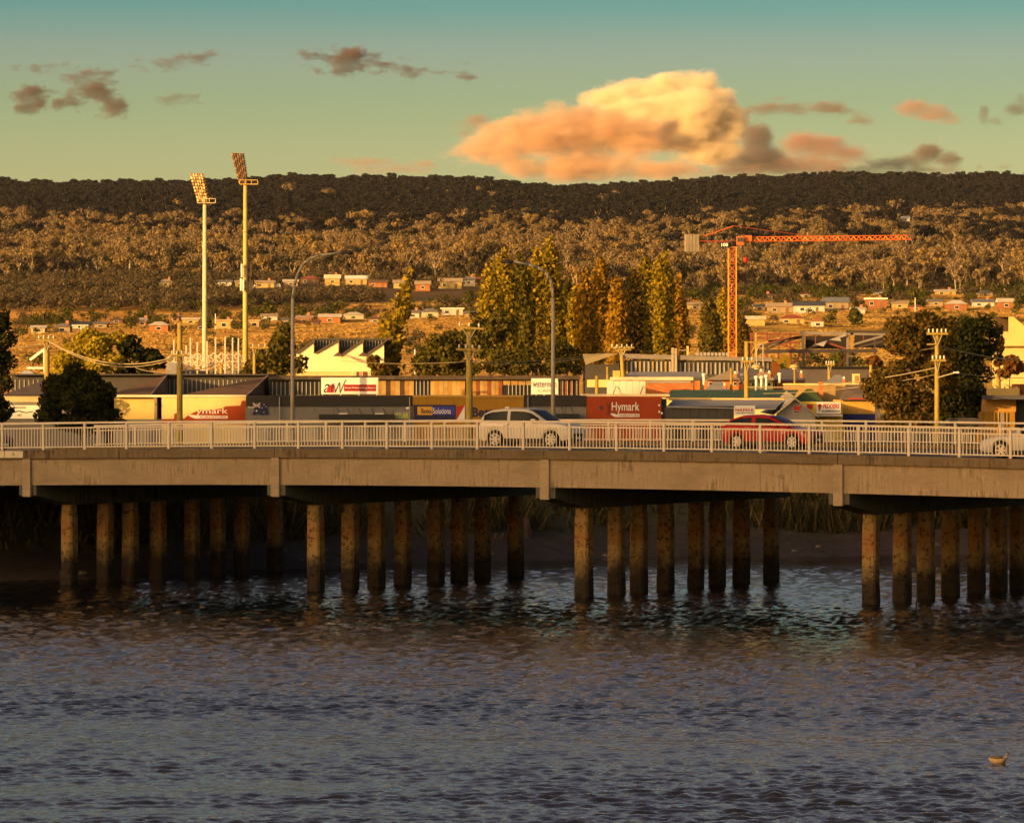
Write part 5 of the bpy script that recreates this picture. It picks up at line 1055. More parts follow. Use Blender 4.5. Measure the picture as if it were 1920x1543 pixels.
q = MB(); q.bar((0, -.2, WZ(708,283) - 3), (32 / PXM(283), -.3, WZ(699,283) - 3), .07); q.build('lamp_arm', c_galv, p); MB().box(30 / PXM(283), 40 / PXM(283), -.4, -.2, WZ(700,283) - 3, WZ(697,283) - 3).build('lamp_head', c_white, p)
pole('short wooden pole at the foot of the cottages, left of the green pyramid roof', 1555, 684, 372, [(684,-8,10,4,0)], .17)
pole('short wooden pole in the stadium street, left of the olive street tree', 477, 652, 402, [(652,-8,26,3,0)], .17)
pole('short wooden pole in front of the stadium trusses', 415, 682, 402, [(682,-10,6,2,0)], .17)
pole('wooden pole beside the red wall at the right edge', 1872, 684, 322, [], .18)
pole('wooden pole in front of the rust coloured shrub', 1633, 684, 395, [], .17)
pole('thin wooden post above the red store roof', 1139, 688, 352, [], .12)
pole('short yellowish post on the left of the red store roof', 1119, 705, 330, [], .15)
pole('dark slim post behind the tan pyramid-roofed brick cottage', 1371, 690, 340, [], .12)
for k, (x, y0, Yl, lb) in enumerate([(778,655,450,'thin white street pole in front of the spreading tree'),(1716,408 + 150,1500,'white slim pole on the upper right slope'),(152,610,1250,'thin pole among the lower left houses'),(404,588,1350,'slim pole between the two floodlight towers')]):
    pole(lb, x, y0, Yl, [], .09 + .06 * (Yl > 1000), 0, ground(WX(x, Yl), Yl), 'slim_pole', c_white, 'slim pale poles')
def wire(label, a, b_, sag, r=.022, m=None, n=14):
    """a, b_: (column, row, depth); sag in metres"""
    A = Vector((WX(a[0], a[2]), a[2], WZ(a[1], a[2]))); B = Vector((WX(b_[0], b_[2]), b_[2], WZ(b_[1], b_[2])))
    o = thing('overhead_wire', label, 'wire', A, 0, 'overhead wires'); pts = []
    for k in range(n + 1):
        f = k / n; p_ = A.lerp(B, f) - A; p_.z -= 4 * sag * f * (1 - f); pts.append(p_)
    MB().path(pts, r, 5).build('cable', m or C('cable_pale', (0.34,0.27,0.15), .6), o)
wire('upper sagging cable between the two left wooden poles', (88,638,299.8), (337,666,283.8), 1.0, .04); wire('lower sagging cable between the two left wooden poles', (92,641,299.8), (340,668,283.8), 1.1, .03)
wire('cable running off the left edge from the leftmost wooden pole', (88,639,299.8), (-40,650,300), .3, .025)
wire('short cable rising right from the pole at the cream warehouse', (337,695,283.8), (410,680,400), .2, .03); wire('cable running left from the pole at the cream warehouse', (337,694,283.8), (255,690,330), .2, .03)
wire('thin green-lit wire left of the pole with two crossarms', (880,678,275.8), (640,676,420), .2, .018); wire('thin wire from the pole with two crossarms to the leaning pole', (880,680,275.8), (1166,652,420), .6, .018); wire('second thin wire from the pole with two crossarms to the leaning pole', (880,676,275.8), (1172,650,420), .5, .016)
wire('thin wire from the leaning pole toward the crane mast', (1166,651,420), (1345,668,430), .2, .022)
wire('bright cable from the right power pole down to the left above the cottages', (1757,689,282.8), (1400,726,317.8), .4, .035); wire('thin cable below the bright cable at the right', (1757,702,282.8), (1420,738,330), .3, .022)
wire('cable from the right power pole to the right edge, upper', (1757,648,282.8), (1960,680,300), .2, .035); wire('cable from the right power pole to the right edge, lower', (1790,698,282.5), (1960,706,300), .2, .02)
wire('faint cable across the large olive tree', (1757,652,282.8), (1590,668,330), .1, .015)

# street lamps on the far side of the bridge -------------------------------
def far_t(px, w):
    u = (px - 960) / F; return (u * (190 + w * CT) - w * ST) / (CT + u * ST)
def bpos(t, w, z): return (t * CT + w * ST, 190 - t * ST + w * CT, z)
def street_lamp(label, px, pts, head):
    w = 25.2; t0 = far_t(px, w); p0 = bpos(t0, w, zd(t0)); Y = p0[1]; o = thing('street_lamp', label, 'street lamp', p0, 0, 'street lamps on the bridge')
    P = [Vector((WX(x, Y) - p0[0], 0, WZ(y, Y) - p0[2])) for x, y in pts]
    q = MB(); q.tube((0,0,-.6), P[0], .11, .085, 10); q.build('shaft', c_galv, o, True); MB().lathe([(.16,-.6),(.16,.5),(.12,.62)], n=10).build('base', c_galv, o, True)
    q = MB()
    for a, b_ in zip(P[:-1], P[1:]): q.tube(a, b_, .075, .065, 8)
    q.build('arm', c_galv, o, True)
    e = P[-1]; s_ = 1 if pts[-1][0] > px else -1
    hd = MB().lathe([(.03,-.05),(.10,0),(.16,.2),(.17,.4),(.10,.56),(.03,.6)], (0,0,0), 10, 'x').build('lamp_head', c_dsteel, o, True); hd.location = e; hd.scale = (s_, 1, .7)
    MB().lathe([(.02,.12),(.11,.2),(.12,.36),(.02,.45)], (0,0,-.09), 8, 'x').build('lens', c_ins, hd, True)
street_lamp('grey street lamp with a curved arm and its head to the right', 548, [(549,560),(552,535),(558,515),(568,496),(582,485),(600,479),(640,474)], None)
street_lamp('grey street lamp with a curved arm and its head to the left', 1037, [(1037,560),(1036,540),(1032,524),(1022,510),(1008,501),(990,496),(962,491)], None)
for k, (x, lb) in enumerate([(1419, 'hanging dome lamp on a hooked post above the cottages, left one'), (1490, 'dome lamp on a short post above the slate roofed cottage, right one')]):
    o = at('dome_lamp', lb, 'street lamp', x, 352, 'dome lamps', 3.0); z = WZ(690, 352) - 3; s = PXM(352)
    MB().lathe([(.42,0),(.40,.12),(.30,.24),(.08,.3)], (0,0,z), 12).build('dome', C('dome_ochre', (0.42,0.32,0.12), .5), o, True); MB().lathe([(.2,-.1),(.2,0)], (0,0,z), 10).build('lens', c_white, o, True)
    if k: MB().tube((0,0,0), (0,0,z), .09, .08, 8).build('post', c_wood, o, True)
    else:
        q = MB(); q.path([(0,0,z+.3),(0,0,z+1.3),(.15,0,z+1.7),(.5,0,z+1.95)], .05); q.build('hook', c_galv, o); MB().tube((.5,0,0), (.5,0,z+2.0), .07, .06, 8).build('post', c_galv, o, True)

# stadium floodlight towers ------------------------------------------------
def flood(label, px, ypole, top, bot, plat, Y, rows, m_pole, m_lamp, antennas=False):
    o = at('floodlight_tower', label, 'floodlight', px, Y, 'stadium floodlight towers'); s = PXM(Y); zt = WZ(ypole, Y) - 3
    MB().tube((0,0,-1), (0,0,zt), 5.6 / s, 3.6 / s, 16).build('mast', m_pole, o, True)
    for z in (zt * .3, zt * .55, zt * .8): MB().lathe([(4.9 / s, 0), (4.9 / s, .25)], (0,0,z), 16).build('flange', m_pole, o, True)
    (tl, tr, ty), (bl, br_, by) = top, bot
    q = MB()
    for f0 in (0.15, .85): q.bar(L(o, tl + (tr - tl) * f0, ty, Y), L(o, bl + (br_ - bl) * f0, by, Y), .14)
    q.build('head_frame', m_lamp[1], o)
    for r_ in range(rows):
        f = r_ / (rows - 1); xl, xr, yy = tl + (bl - tl) * f, tr + (br_ - tr) * f, ty + (by - ty) * f
        rw = MB().bar(L(o, xl, yy, Y), L(o, xr, yy + 1.2, Y), .16).build('lamp_row', m_lamp[1], o)
        for k in range(5):
            c = Vector(L(o, xl + (xr - xl) * (k + .5) / 5, yy + .3 + .25 * k, Y - .1)); d = Vector((-.55, -.75, -.35)).normalized()
            MB().tube(c + d * .02, c + d * .42, .10, .21, 7).build('lamp', m_lamp[0] if (k + r_) % 3 else m_lamp[1], rw)
    x0, x1, yp = plat; pl = pb(o, 'platform', x0, x1, yp, yp + 1.2, Y - .8, 1.8, m_pole)
    for x in (x0, x0 + (x1 - x0) * .33, x0 + (x1 - x0) * .66, x1): pb(o, 'guard_post', x - .5, x + .5, yp - 7, yp, Y - .8, .08, m_pole, pl)
    pb(o, 'guard_rail', x0, x1, yp - 7.6, yp - 6.6, Y - .8, .08, m_pole, pl)
    if antennas:
        for x, a, b_ in ((453,495,520),(470,495,520),(451.5,522,545),(456,524,546),(469,522,546),(472.5,526,544)): pb(o, 'antenna', x - 1.5, x + 1.5, a, b_, Y - .9, .2, c_white if x < 460 else c_dsteel)
        for y in (500, 530, 541): pb(o, 'antenna_bracket', 451, 473, y, y + 1.2, Y - .55, .1, c_dsteel)
    return o
c_lampg = C('lamp_glass_gold', (0.7,0.5,0.25), .25); c_lampd = C('lamp_dark', (0.09,0.055,0.035), .5)
flood('pale floodlight tower, the left and shorter of the two', 384, 382, (358,383,326), (372,392,374), (370,404,380), 705, 9, C('mast_cream', (0.52,0.45,0.30), .6, .1), (c_lampg, C('lamp_brown', (0.32,0.18,0.07), .5)))
flood('taller ochre floodlight tower with phone antennas halfway up', 460, 346, (436,459,288), (450,466,340), (449,483,345), 720, 13, C('mast_ochre', (0.50,0.36,0.12), .6, .15), (c_lampd, C('lamp_bronze', (0.24,0.14,0.06), .4)), True)

# tower crane -----------------------------------------------------------------
c_cr = C('crane_orange', (0.52,0.11,0.018), .5, .12); c_cry = C('crane_amber', (0.72,0.28,0.03), .5, .12)
YC = 800.0; o = at('tower_crane', 'orange tower crane with its long jib pointing right', 'crane', 1373, YC); s = PXM(YC)
zt = WZ(463, YC) - 3; hw = 7.2 / s; mast = MB()
for a in (-hw, hw):
    for b_ in (-hw, hw): mast.bar((a, b_, -.5), (a, b_, zt), .17)
mast = mast.build('mast', c_cry, o); n = int(zt / 1.5)
for k in range(n):
    z0, z1 = zt * k / n, zt * (k + 1) / n; q = MB(); sg_ = 1 if k % 2 else -1
    q.bar((-hw * sg_, -hw, z0), (hw * sg_, -hw, z1), .1); q.bar((-hw, hw * sg_, z0), (-hw, -hw * sg_, z1), .1); q.bar((hw, -hw * sg_, z0), (hw, hw * sg_, z1), .1); q.bar((hw * sg_, hw, z0), (-hw * sg_, hw, z1), .1)
    q.bar((-hw, -hw, z1), (hw, -hw, z1), .09); q.bar((hw, -hw, z1), (hw, hw, z1), .09); q.build('lattice', c_cr, mast)
MB().lathe([(.75, zt), (.85, zt + .5), (.7, zt + 1.0)], n=12).build('slewing_ring', c_black, o, True)
zb = zt + .9; jt = (1712 - 1373) / s; ja = R(8); cj, sj = math.cos(ja), math.sin(ja); jt /= cj
def J(u, v, z): return (u * cj - v * sj, u * sj + v * cj, z)       # along the jib, across it, up
jib = MB(); jh = .80
jib.bar(J(.6, -.5, zb), J(jt, -.5, zb + .5), .10); jib.bar(J(.6, .5, zb), J(jt, .5, zb + .5), .10); jib.bar(J(1.2, 0, zb + jh), J(jt - .4, 0, zb + .5 + .75), .15)
jib = jib.build('jib', c_cr, o); n = 32
for k in range(n):
    u0, u1 = 1.0 + (jt - 1.2) * k / n, 1.0 + (jt - 1.2) * (k + 1) / n; um = (u0 + u1) / 2; f = .5 * um / jt; q = MB()
    for v in (-.5, .5): q.bar(J(u0, v, zb + .5 * u0 / jt), J(um, 0, zb + jh - .2 * um / jt + f), .08); q.bar(J(um, 0, zb + jh - .2 * um / jt + f), J(u1, v, zb + .5 * u1 / jt), .08)
    q.bar(J(u0, -.5, zb + .5 * u0 / jt), J(u0, .5, zb + .5 * u0 / jt), .07); q.build('jib_lattice', c_cry if k % 3 == 0 else c_cr, jib)
cw = -(1373 - 1284) / s / cj; q = MB(); q.bar(J(0, -.5, zb), J(cw, -.5, zb + .1), .16, .22); q.bar(J(0, .5, zb), J(cw, .5, zb + .1), .16, .22); cjb = q.build('counter_jib', C('crane_dark_red', (0.22,0.04,0.02), .6), o)
for k in range(4): MB().add([J(cw + k * .6 + a, b_, z) for a in (.02, .56) for b_ in (-.8, .8) for z in (zb - 1.8, zb + 1.25)], [(0,1,3,2),(4,6,7,5),(0,4,5,1),(2,3,7,6),(0,2,6,4),(1,5,7,3)]).build('counterweight', C('ballast', (0.2,0.18,0.145), .8), cjb)
za = WZ(424, YC) - 3; q = MB()
for v in (-.45, .45): q.bar(J(-.5, v, zb + .2), J(.2, 0, za), .14); q.bar(J(.7, v, zb + .2), J(.2, 0, za), .14)
q.build('apex_frame', c_black, o)
q = MB(); q.bar(J(.2, 0, za), J(-7.0, 0, zb + .3), .14); q.build('tie_bar', c_cr, o); q = MB(); q.bar(J(.2, 0, za), J(13.5, 0, zb + 1.1), .1); q.build('tie_bar', C('crane_dark_red', (0.22,0.04,0.02), .6), o)
cb = MB().box(.7, 1.9, -1.2, -.1, zb - .6, zb + .9).build('cab', c_cr, o); MB().box(.8, 1.92, -1.23, -1.15, zb - .1, zb + .7).build('cab_window', M_glass, cb)
wn = MB().box(2.2, 3.4, -.4, .4, zb + .1, zb + 1.1).build('winch', c_cr, jib)
pl = pb(o, 'name_board', 1350, 1367, 454, 465, YC - 1.1, .1, c_black); text(o, 'lettering', '108', 1352.5, 1365, 456, 462.5, YC - 1.12, c_white, pl, bold=.02)
zh = WZ(487, YC) - 3; MB().tube(J(2.4, 0, zb), J(2.4, 0, zh), .035, n=5).build('hoist_rope', c_black, o); MB().lathe([(.1,-.55),(.42,-.3),(.45,.2),(.2,.45)], J(2.4, 0, zh), 10).build('hook_block', c_redp, o, True)

# ------------------------------------------------------------ cars
def carpaint(name, col, metal=0.0, rough=.28):
    m, n, l, b = newmat(name); b.inputs['Base Color'].default_value = (*col, 1); b.inputs['Metallic'].default_value = metal; b.inputs['Roughness'].default_value = rough; b.inputs['Coat Weight'].default_value = .25; b.inputs['Specular IOR Level'].default_value = .3; b.inputs['Coat Roughness'].default_value = .08
    return m
M_tyre = mat('tyre', (0.015,0.014,0.013), .9); M_rim = mat('alloy_rim', (0.55,0.52,0.47), .3, .05, metal=.6); M_arch = mat('wheel_arch', (0.01,0.01,0.01), .9)
M_cglass = glassmat('car_glass', (0.012,0.014,0.016), .06); M_cglass.node_tree.nodes['Principled BSDF'].inputs['Specular IOR Level'].default_value = .06; M_hl = glassmat('headlight_glass', (0.5,0.5,0.5), .1); M_tl = glassmat('tail_light_red', (0.4,0.008,0.008), .15); M_trim = mat('black_trim', (0.018,0.018,0.018), .6)
def car(name, label, paint, prof, Lw, W, wb, x_r, tyre, loc, rz):
    """prof rows: x, sill z, belt z, roof z, belt half width factor, roof half width factor.  x runs from tail 0 to nose Lw"""
    o = thing(name, label, 'car', loc, rz)
    xs = np.linspace(0.0, Lw, 64); P = np.array(prof); g_ = lambda c: np.interp(xs, P[:,0], P[:,c])
    sill, belt, roof, fw, fr_ = g_(1), g_(2), g_(3), g_(4), g_(5)
    for wx in (x_r, x_r + wb):
        for i, x in enumerate(xs):
            d = abs(x - wx); ra = tyre * 1.16
            if d < ra: sill[i] = max(sill[i], tyre + math.sqrt(ra * ra - d * d))
    hw = W / 2; rings = []
    for i in range(len(xs)):
        b_, r_ = belt[i], max(roof[i], belt[i] + .02); s_ = min(sill[i], b_ - .08); w_ = hw * fw[i]; wr = w_ * fr_[i] if roof[i] > belt[i] + .05 else w_ * .86
        rings.append([(w_ * .95, s_), (w_, s_ + (b_ - s_) * .22), (w_ * 1.0, s_ + (b_ - s_) * .6), (w_ * .965, b_), (w_ * .93, b_ + .02), (wr * 1.0, max(b_ + .02, r_ - .07)), (wr * .86, r_ - .005), (wr * .45, r_ + .02), (0, r_ + .026)])
    vs, fs = [], []; m_ = 17
    for x, rg_ in zip(xs, rings):
        full = [(-a, z) for a, z in rg_] + [(a, z) for a, z in rg_[-2::-1]]; vs += [(x, a, z) for a, z in full]
    for i in range(len(xs) - 1):
        for k in range(m_ - 1): fs.append((i*m_+k, i*m_+k+1, (i+1)*m_+k+1, (i+1)*m_+k))
    fs += [tuple(range(m_)), tuple((len(xs)-1)*m_ + k for k in range(m_ - 1, -1, -1))]
    body = MB().add(vs, fs).build('body', paint, o, True)
    mo = body.modifiers.new('e', 'EDGE_SPLIT'); mo.split_angle = R(50)
    # glass: panels proud of the body skin
    def strip(nm, x0, x1, k0, k1, f0=0.0, f1=1.0, m=M_cglass, off=.012, side=1):
        q = MB(); ii = [i for i in range(len(xs)) if x0 <= xs[i] <= x1]
        for i in ii:
            a, b_ = Vector((rings[i][k0][0], rings[i][k0][1])), Vector((rings[i][k1][0], rings[i][k1][1]))
            for f in (f0, f1): p_ = a.lerp(b_, f); q.v.append((xs[i], -side * (p_.x + off), p_.y + off * .3))
        for j in range(len(ii) - 1): q.f.append((2*j, 2*j+1, 2*j+3, 2*j+2))
        if q.f: return q.build(nm, m, o, True)
    gl = [i for i in range(len(xs)) if roof[i] > belt[i] + .18]; xa, xb = xs[gl[0]], xs[gl[-1]]; mid = xa + (xb - xa) * .47
    for sd in (1, -1):
        strip('side_window', xa + .12, mid - .05, 4, 5, .08, .92, side=sd); strip('side_window', mid + .05, xb - .12, 4, 5, .08, .92, side=sd)
    q = MB(); ii = [i for i in range(len(xs)) if belt[i] + .04 < roof[i] and xs[i] > xb - .75 and roof[i] < roof.max() - .02]
    for i in ii:
        for k in (-1, -.5, .5, 1): q.v.append((xs[i] + .012, k * rings[i][6][0] * 1.02, rings[i][6][1] + .02 + (.02 if abs(k) < .9 else 0)))
    for j in range(len(ii) - 1):
        for k in range(3): q.f.append((4*j+k, 4*j+k+1, 4*j+5+k, 4*j+4+k))
    if q.f: q.build('windscreen', M_cglass, o, True)
    for sd in (-1, 1):
        MB().box(xb - .42, xb - .22, sd * (hw + .02) - .09, sd * (hw + .02) + .09, belt.max() - .02, belt.max() + .14).build('mirror', paint, o)
        MB().lathe([(.06,0),(.06,.02)], (0,0,0), 4).mesh('x', None)
        for wx in (x_r, x_r + wb):
            wh = thing('w', None, None); bpy.data.objects.remove(wh)
            ty = MB().lathe([(tyre * .62, -.11), (tyre * .97, -.105), (tyre, -.06), (tyre, .06), (tyre * .97, .105), (tyre * .62, .11)], (0,0,0), 24, 'y').build('wheel', M_tyre, o, True); ty.location = (wx, sd * (hw - .13), tyre)
            rim = MB(); rim.lathe([(tyre * .66, -.115 if sd < 0 else .06), (tyre * .66, -.06 if sd < 0 else .115)], (0,0,0), 20, 'y'); 
            MB().lathe([(tyre * .64, sd * .085 - .01), (tyre * .64, sd * .085 + .01)], (0,0,0), 20, 'y').build('hub_disc', M_trim, ty)
            for k in range(6):
                a = k * math.pi / 3; MB().bar((0, sd * .118, 0), (math.cos(a) * tyre * .64, sd * .112, math.sin(a) * tyre * .64), .05, .085).build('spoke', M_rim, ty)
            q = MB()
            for k in range(20):
                a, b_ = k * math.pi / 10, (k + 1) * math.pi / 10; q.bar((math.cos(a) * tyre * .66, sd * .112, math.sin(a) * tyre * .66), (math.cos(b_) * tyre * .66, sd * .112, math.sin(b_) * tyre * .66), .03, .04)
            q.build('rim', M_rim, ty)
            MB().lathe([(tyre * 1.12, -.02), (tyre * 1.12, .02)], (wx, sd * (hw - .27), tyre + .03), 20, 'y').build('wheel_arch', M_arch, o)
        MB().add([(Lw - .50, sd * hw * .93, belt[-8] - .06), (Lw - .12, sd * hw * .80, belt[-3] - .07), (Lw - .10, sd * hw * .80, belt[-3] - .20), (Lw - .46, sd * hw * .955, belt[-8] - .18), (Lw - .45, sd * hw * .6, belt[-8] - .1), (Lw - .06, sd * hw * .55, belt[-3] - .12)], [(0,1,2,3),(0,4,5,1),(3,2,5,4)]).build('headlight', M_hl, o)
        MB().box(.02, .35, sd * hw * .80 - .10, sd * hw * .80 + .12, belt[2] - .16, belt[2] + .02).build('tail_light', M_tl, o)
        MB().box(mid - .2, mid - .04, sd * (hw + .005) - .015, sd * (hw + .005) + .015, belt.max() - .17, belt.max() - .13).build('door_handle', paint, o)
        MB().box(x_r + tyre * 1.2, x_r + wb - tyre * 1.2, sd * hw * .985 - .02, sd * hw * .985 + .012, sill.min() - .02, sill.min() + .12).build('sill_trim', M_trim, o)
        MB().box(mid - .008, mid + .008, sd * (hw + .002) - .004, sd * (hw + .002) + .004, sill.min() + .12, belt.max() - .03).build('door_gap', M_trim, o)
    MB().box(Lw - .12, Lw + .015, -hw * .55, hw * .55, .28, .62).build('grille', M_trim, o); MB().box(Lw + .016, Lw + .03, -.19, .19, .36, .47).build('number_plate', c_white, o); MB().box(-.03, .06, -hw * .8, hw * .8, .3, .62).build('rear_bumper', M_trim, o)
    MB().box(.4, Lw - .4, -hw * .8, hw * .8, .2, .42).build('underbody', M_arch, o)
    return o
SUV = [(0,.42,1.00,1.02,.86,.8),(.10,.34,1.08,1.20,.92,.82),(.32,.30,1.12,1.50,.96,.82),(.70,.29,1.12,1.65,.99,.82),(1.4,.28,1.10,1.72,1.0,.82),(2.3,.27,1.08,1.70,1.0,.81),(2.65,.27,1.07,1.62,1.0,.80),(3.38,.27,1.06,1.14,.99,.80),(3.52,.28,1.06,1.06,.985,.8),(4.18,.30,1.00,1.00,.94,.8),(4.42,.34,.90,.90,.86,.8),(4.55,.42,.72,.72,.78,.8)]
HAT = [(0,.42,.90,.90,.84,.7),(.10,.32,1.00,1.04,.90,.8),(.35,.26,1.02,1.30,.95,.79),(.95,.24,1.00,1.46,.98,.79),(1.6,.22,.97,1.50,1.0,.79),(2.3,.22,.95,1.44,1.0,.78),(2.65,.22,.94,1.28,1.0,.78),(3.25,.22,.92,.98,.99,.78),(3.4,.23,.91,.91,.985,.8),(4.05,.25,.82,.82,.92,.8),(4.28,.30,.70,.70,.83,.8),(4.36,.38,.56,.56,.72,.8)]
SED = [(0,.42,.88,.88,.84,.7),(.10,.32,.98,.98,.90,.8),(.80,.26,1.0,1.04,.95,.79),(1.35,.24,.98,1.38,.98,.79),(1.95,.22,.96,1.45,1.0,.79),(2.6,.22,.94,1.40,1.0,.78),(3.0,.22,.93,1.22,1.0,.78),(3.55,.22,.91,.97,.99,.78),(3.7,.23,.90,.90,.985,.8),(4.4,.25,.80,.80,.92,.8),(4.66,.30,.68,.68,.83,.8),(4.75,.38,.55,.55,.72,.8)]
def put_car(name, label, paint, prof, Lw, W, wb, x_r, ty, px, w, flip=False):
    """px: column of the rear wheel (front wheel if flipped)"""
    t0 = far_t(px, w - (W / 2 if not flip else W / 2)); ax = x_r if not flip else x_r + wb
    to = t0 - ax if not flip else t0 + ax
    zz = zd(t0) - .118; return car(name, label, paint, prof, Lw, W, wb, x_r, ty, bpos(to, w, zz), RZ if not flip else RZ + math.pi)
suv = put_car('suv', 'white five-door SUV heading right at the centre of the bridge', carpaint('paint_suv_white', (0.58,0.50,0.41)), SUV, 4.55, 1.84, 2.70, .95, .355, 926, 16.5)
suv.scale = (1.055, 1.03, 1.02)
MB().box(1.0, 1.18, -.03, .03, 1.71, 1.80).build('antenna_fin', carpaint('paint_fin', (0.58,0.50,0.41)), suv)
put_car('hatchback', 'red hatchback heading right behind the railing', carpaint('paint_car_red', (0.34,0.012,0.006)), HAT, 4.36, 1.78, 2.66, .80, .32, 1381, 15.5)
put_car('sedan', 'silver-white sedan heading left, cut off by the right edge', carpaint('paint_car_silver', (0.46,0.42,0.37), .1), SED, 4.75, 1.82, 2.75, .98, .34, 1876, 5.5, True)
put_car('hatchback', 'maroon car at the far left edge of the bridge', carpaint('paint_car_maroon', (0.14,0.012,0.02)), HAT, 4.36, 1.78, 2.66, .80, .32, -128, 9.0)

# ------------------------------------------------------------ river bank, small things
plate = thing('kerb_plate', 'pale painted plate marked R on the bridge kerb at the left edge', 'plate', bpos(bt(24), -.18, zd(bt(24))), RZ)
ta, tb_ = bt(0) - bt(24), bt(47.5) - bt(24); MB().box(ta - .8, tb_, -.02, .015, -.33, -.03).build('panel', C('plate_cream', (0.55,0.47,0.33)), plate)
for xx in (bt(13) - bt(24),): MB().box(xx - .015, xx + .015, -.024, -.018, -.33, -.03).build('joint', c_dark, plate)
cu = bpy.data.curves.new('t', 'FONT'); cu.body = 'R'; cu.size = .2; cu.extrude = .003; tm = bpy.data.objects.new('t', cu); COL.objects.link(tm)
me = bpy.data.meshes.new_from_object(tm.evaluated_get(bpy.context.evaluated_depsgraph_get())); bpy.data.objects.remove(tm); me.materials.clear(); me.materials.append(c_dark)
lt = link('lettering', me, plate, (bt(28) - bt(24), -.025, -.24), (R(90), 0, 0))
# reeds and grass on the far bank: one mass
rg = np.random.default_rng(5); N_ = 26000; xx = rg.uniform(-60, 45, N_); dd = rg.uniform(6.2, 15, N_); yy = np.array([shore(x) for x in xx]) + dd
cl = np.array([max(0, wob(x * 1.0, y * .8, .55)) + max(0, wob(x + 9, y, .23)) for x, y in zip(xx, yy)]); keep = rg.random(N_) < .12 + cl; xx, yy, cl = xx[keep], yy[keep], cl[keep]
zz = np.array([ground(x, y) for x, y in zip(xx, yy)]); n = len(xx); h = (.35 + 1.0 * rg.random(n)) * (.6 + .7 * np.minimum(cl, 1)); a = rg.uniform(0, 6.28, n); w = .05 + .05 * rg.random(n); ln = rg.normal(0, .35, (n, 2))
v = np.empty((n, 4, 3)); ca_, sa_ = np.cos(a) * w, np.sin(a) * w
for k, (sx, up) in enumerate(((-1,0),(1,0),(.35,1),(-.35,1))):
    v[:,k,0] = xx + sx * ca_ + up * ln[:,0] * h; v[:,k,1] = yy + sx * sa_ + up * ln[:,1] * h - up * .35 * h; v[:,k,2] = zz - .05 + up * h
tag(link('bank_reeds', quads_mesh('bank_reeds', v, leafmat('leaf_reed', [(0.03,0.03,0.010),(0.075,0.06,0.02),(0.14,0.10,0.04)], .25))), 'dry reeds and grass growing along the far river bank', 'reeds', None, 'stuff')
for k, (px, Y, lb) in enumerate([(1520,249,'bank shrub seen between the third and fourth rows of piles'),(1000,246,'bank shrub right of the broken timber'),(760,243,'bank shrub behind the second row of piles'),(1330,250,'bank shrub behind the third row of piles'),(1800,252,'bank shrub behind the fourth row of piles'),(620,236,'bank shrub left of the second row of piles')]):
    s = PXM(Y); tree('bank_shrub', lb, Y, [(px, 720 + (9 - 3.2) * s, 46, 30), (px + 34, 720 + (9 - 2.7) * s, 30, 22)], L_mix, .2, .7, 300 + k, .5, 'shrub')
o = thing('timber_grid', 'dark broken timber grid lying on the mud behind the second row of piles', 'timber', (WX(925, 240), 236, .5), R(8))
for k in range(5):
    q = MB(); q.bar((-.8 + k * .36, 0, -.2), (-.45 + k * .36, .5, .75), .11); q.build('slat', c_bbrown, o)
for z in (.1, .5): MB().bar((-.8, .1 + z * .5, z), (1.1, .1 + z * .5, z), .09).build('rail', c_bbrown, o)
o = thing('driftwood_stump', 'dark tree stump on the mud right of the timber grid', 'stump', (WX(990, 242), 238, .5), 0); q = MB(); q.tube((0,0,-.3), (-.2,0,1.5), .42, .26, 9); q.tube((0,0,.1), (.9,-.2,-.1), .2, .1, 7); q.tube((0,0,.1), (-.7,-.3,-.1), .18, .1, 7); q.build('trunk', c_bbrown, o, True)
o = thing('river_snag', 'black snag poking out of the water beside the last row of piles', 'snag', (WX(1717, 178), 178, 0), 0); q = MB(); q.tube((0,0,-.4), (.03,0,.55), .05, .03, 7); q.tube((0,0,.1), (-.32,.02,.12), .12, .05, 7); q.tube((.02,0,.5), (.1,0,.62), .035, .015, 6); q.build('branch', c_black, o, True)
rk = random.Random(9)
for k in range(26):
    px = rk.uniform(80, 1900); x0 = WX(px, 235); yy_ = shore(x0) + rk.uniform(.5, 6); r = rk.uniform(.12, .34); o_ = MB()
    o_.lathe([(r*.3,-r*.4),(r*rk.uniform(.8,1.1),-r*.1),(r*rk.uniform(.7,1),r*.25),(r*.35,r*.5)], (0,0,0), 7); x = x0 / 235 * yy_
    wd = next(w for q_, w in ((540,'behind the first row of piles'),(1040,'behind the second row of piles'),(1500,'behind the third row of piles'),(9999,'behind the last row of piles')) if px < q_)
    q = o_.build('bank_rock', C('rock_brown', (0.12,0.095,0.075), .9, .3)); q.location = (x, yy_, ground(x, yy_)); q.rotation_euler = (0, 0, k); tag(q, 'brown rock on the muddy bank ' + wd, 'rock', 'bank rocks ' + wd)

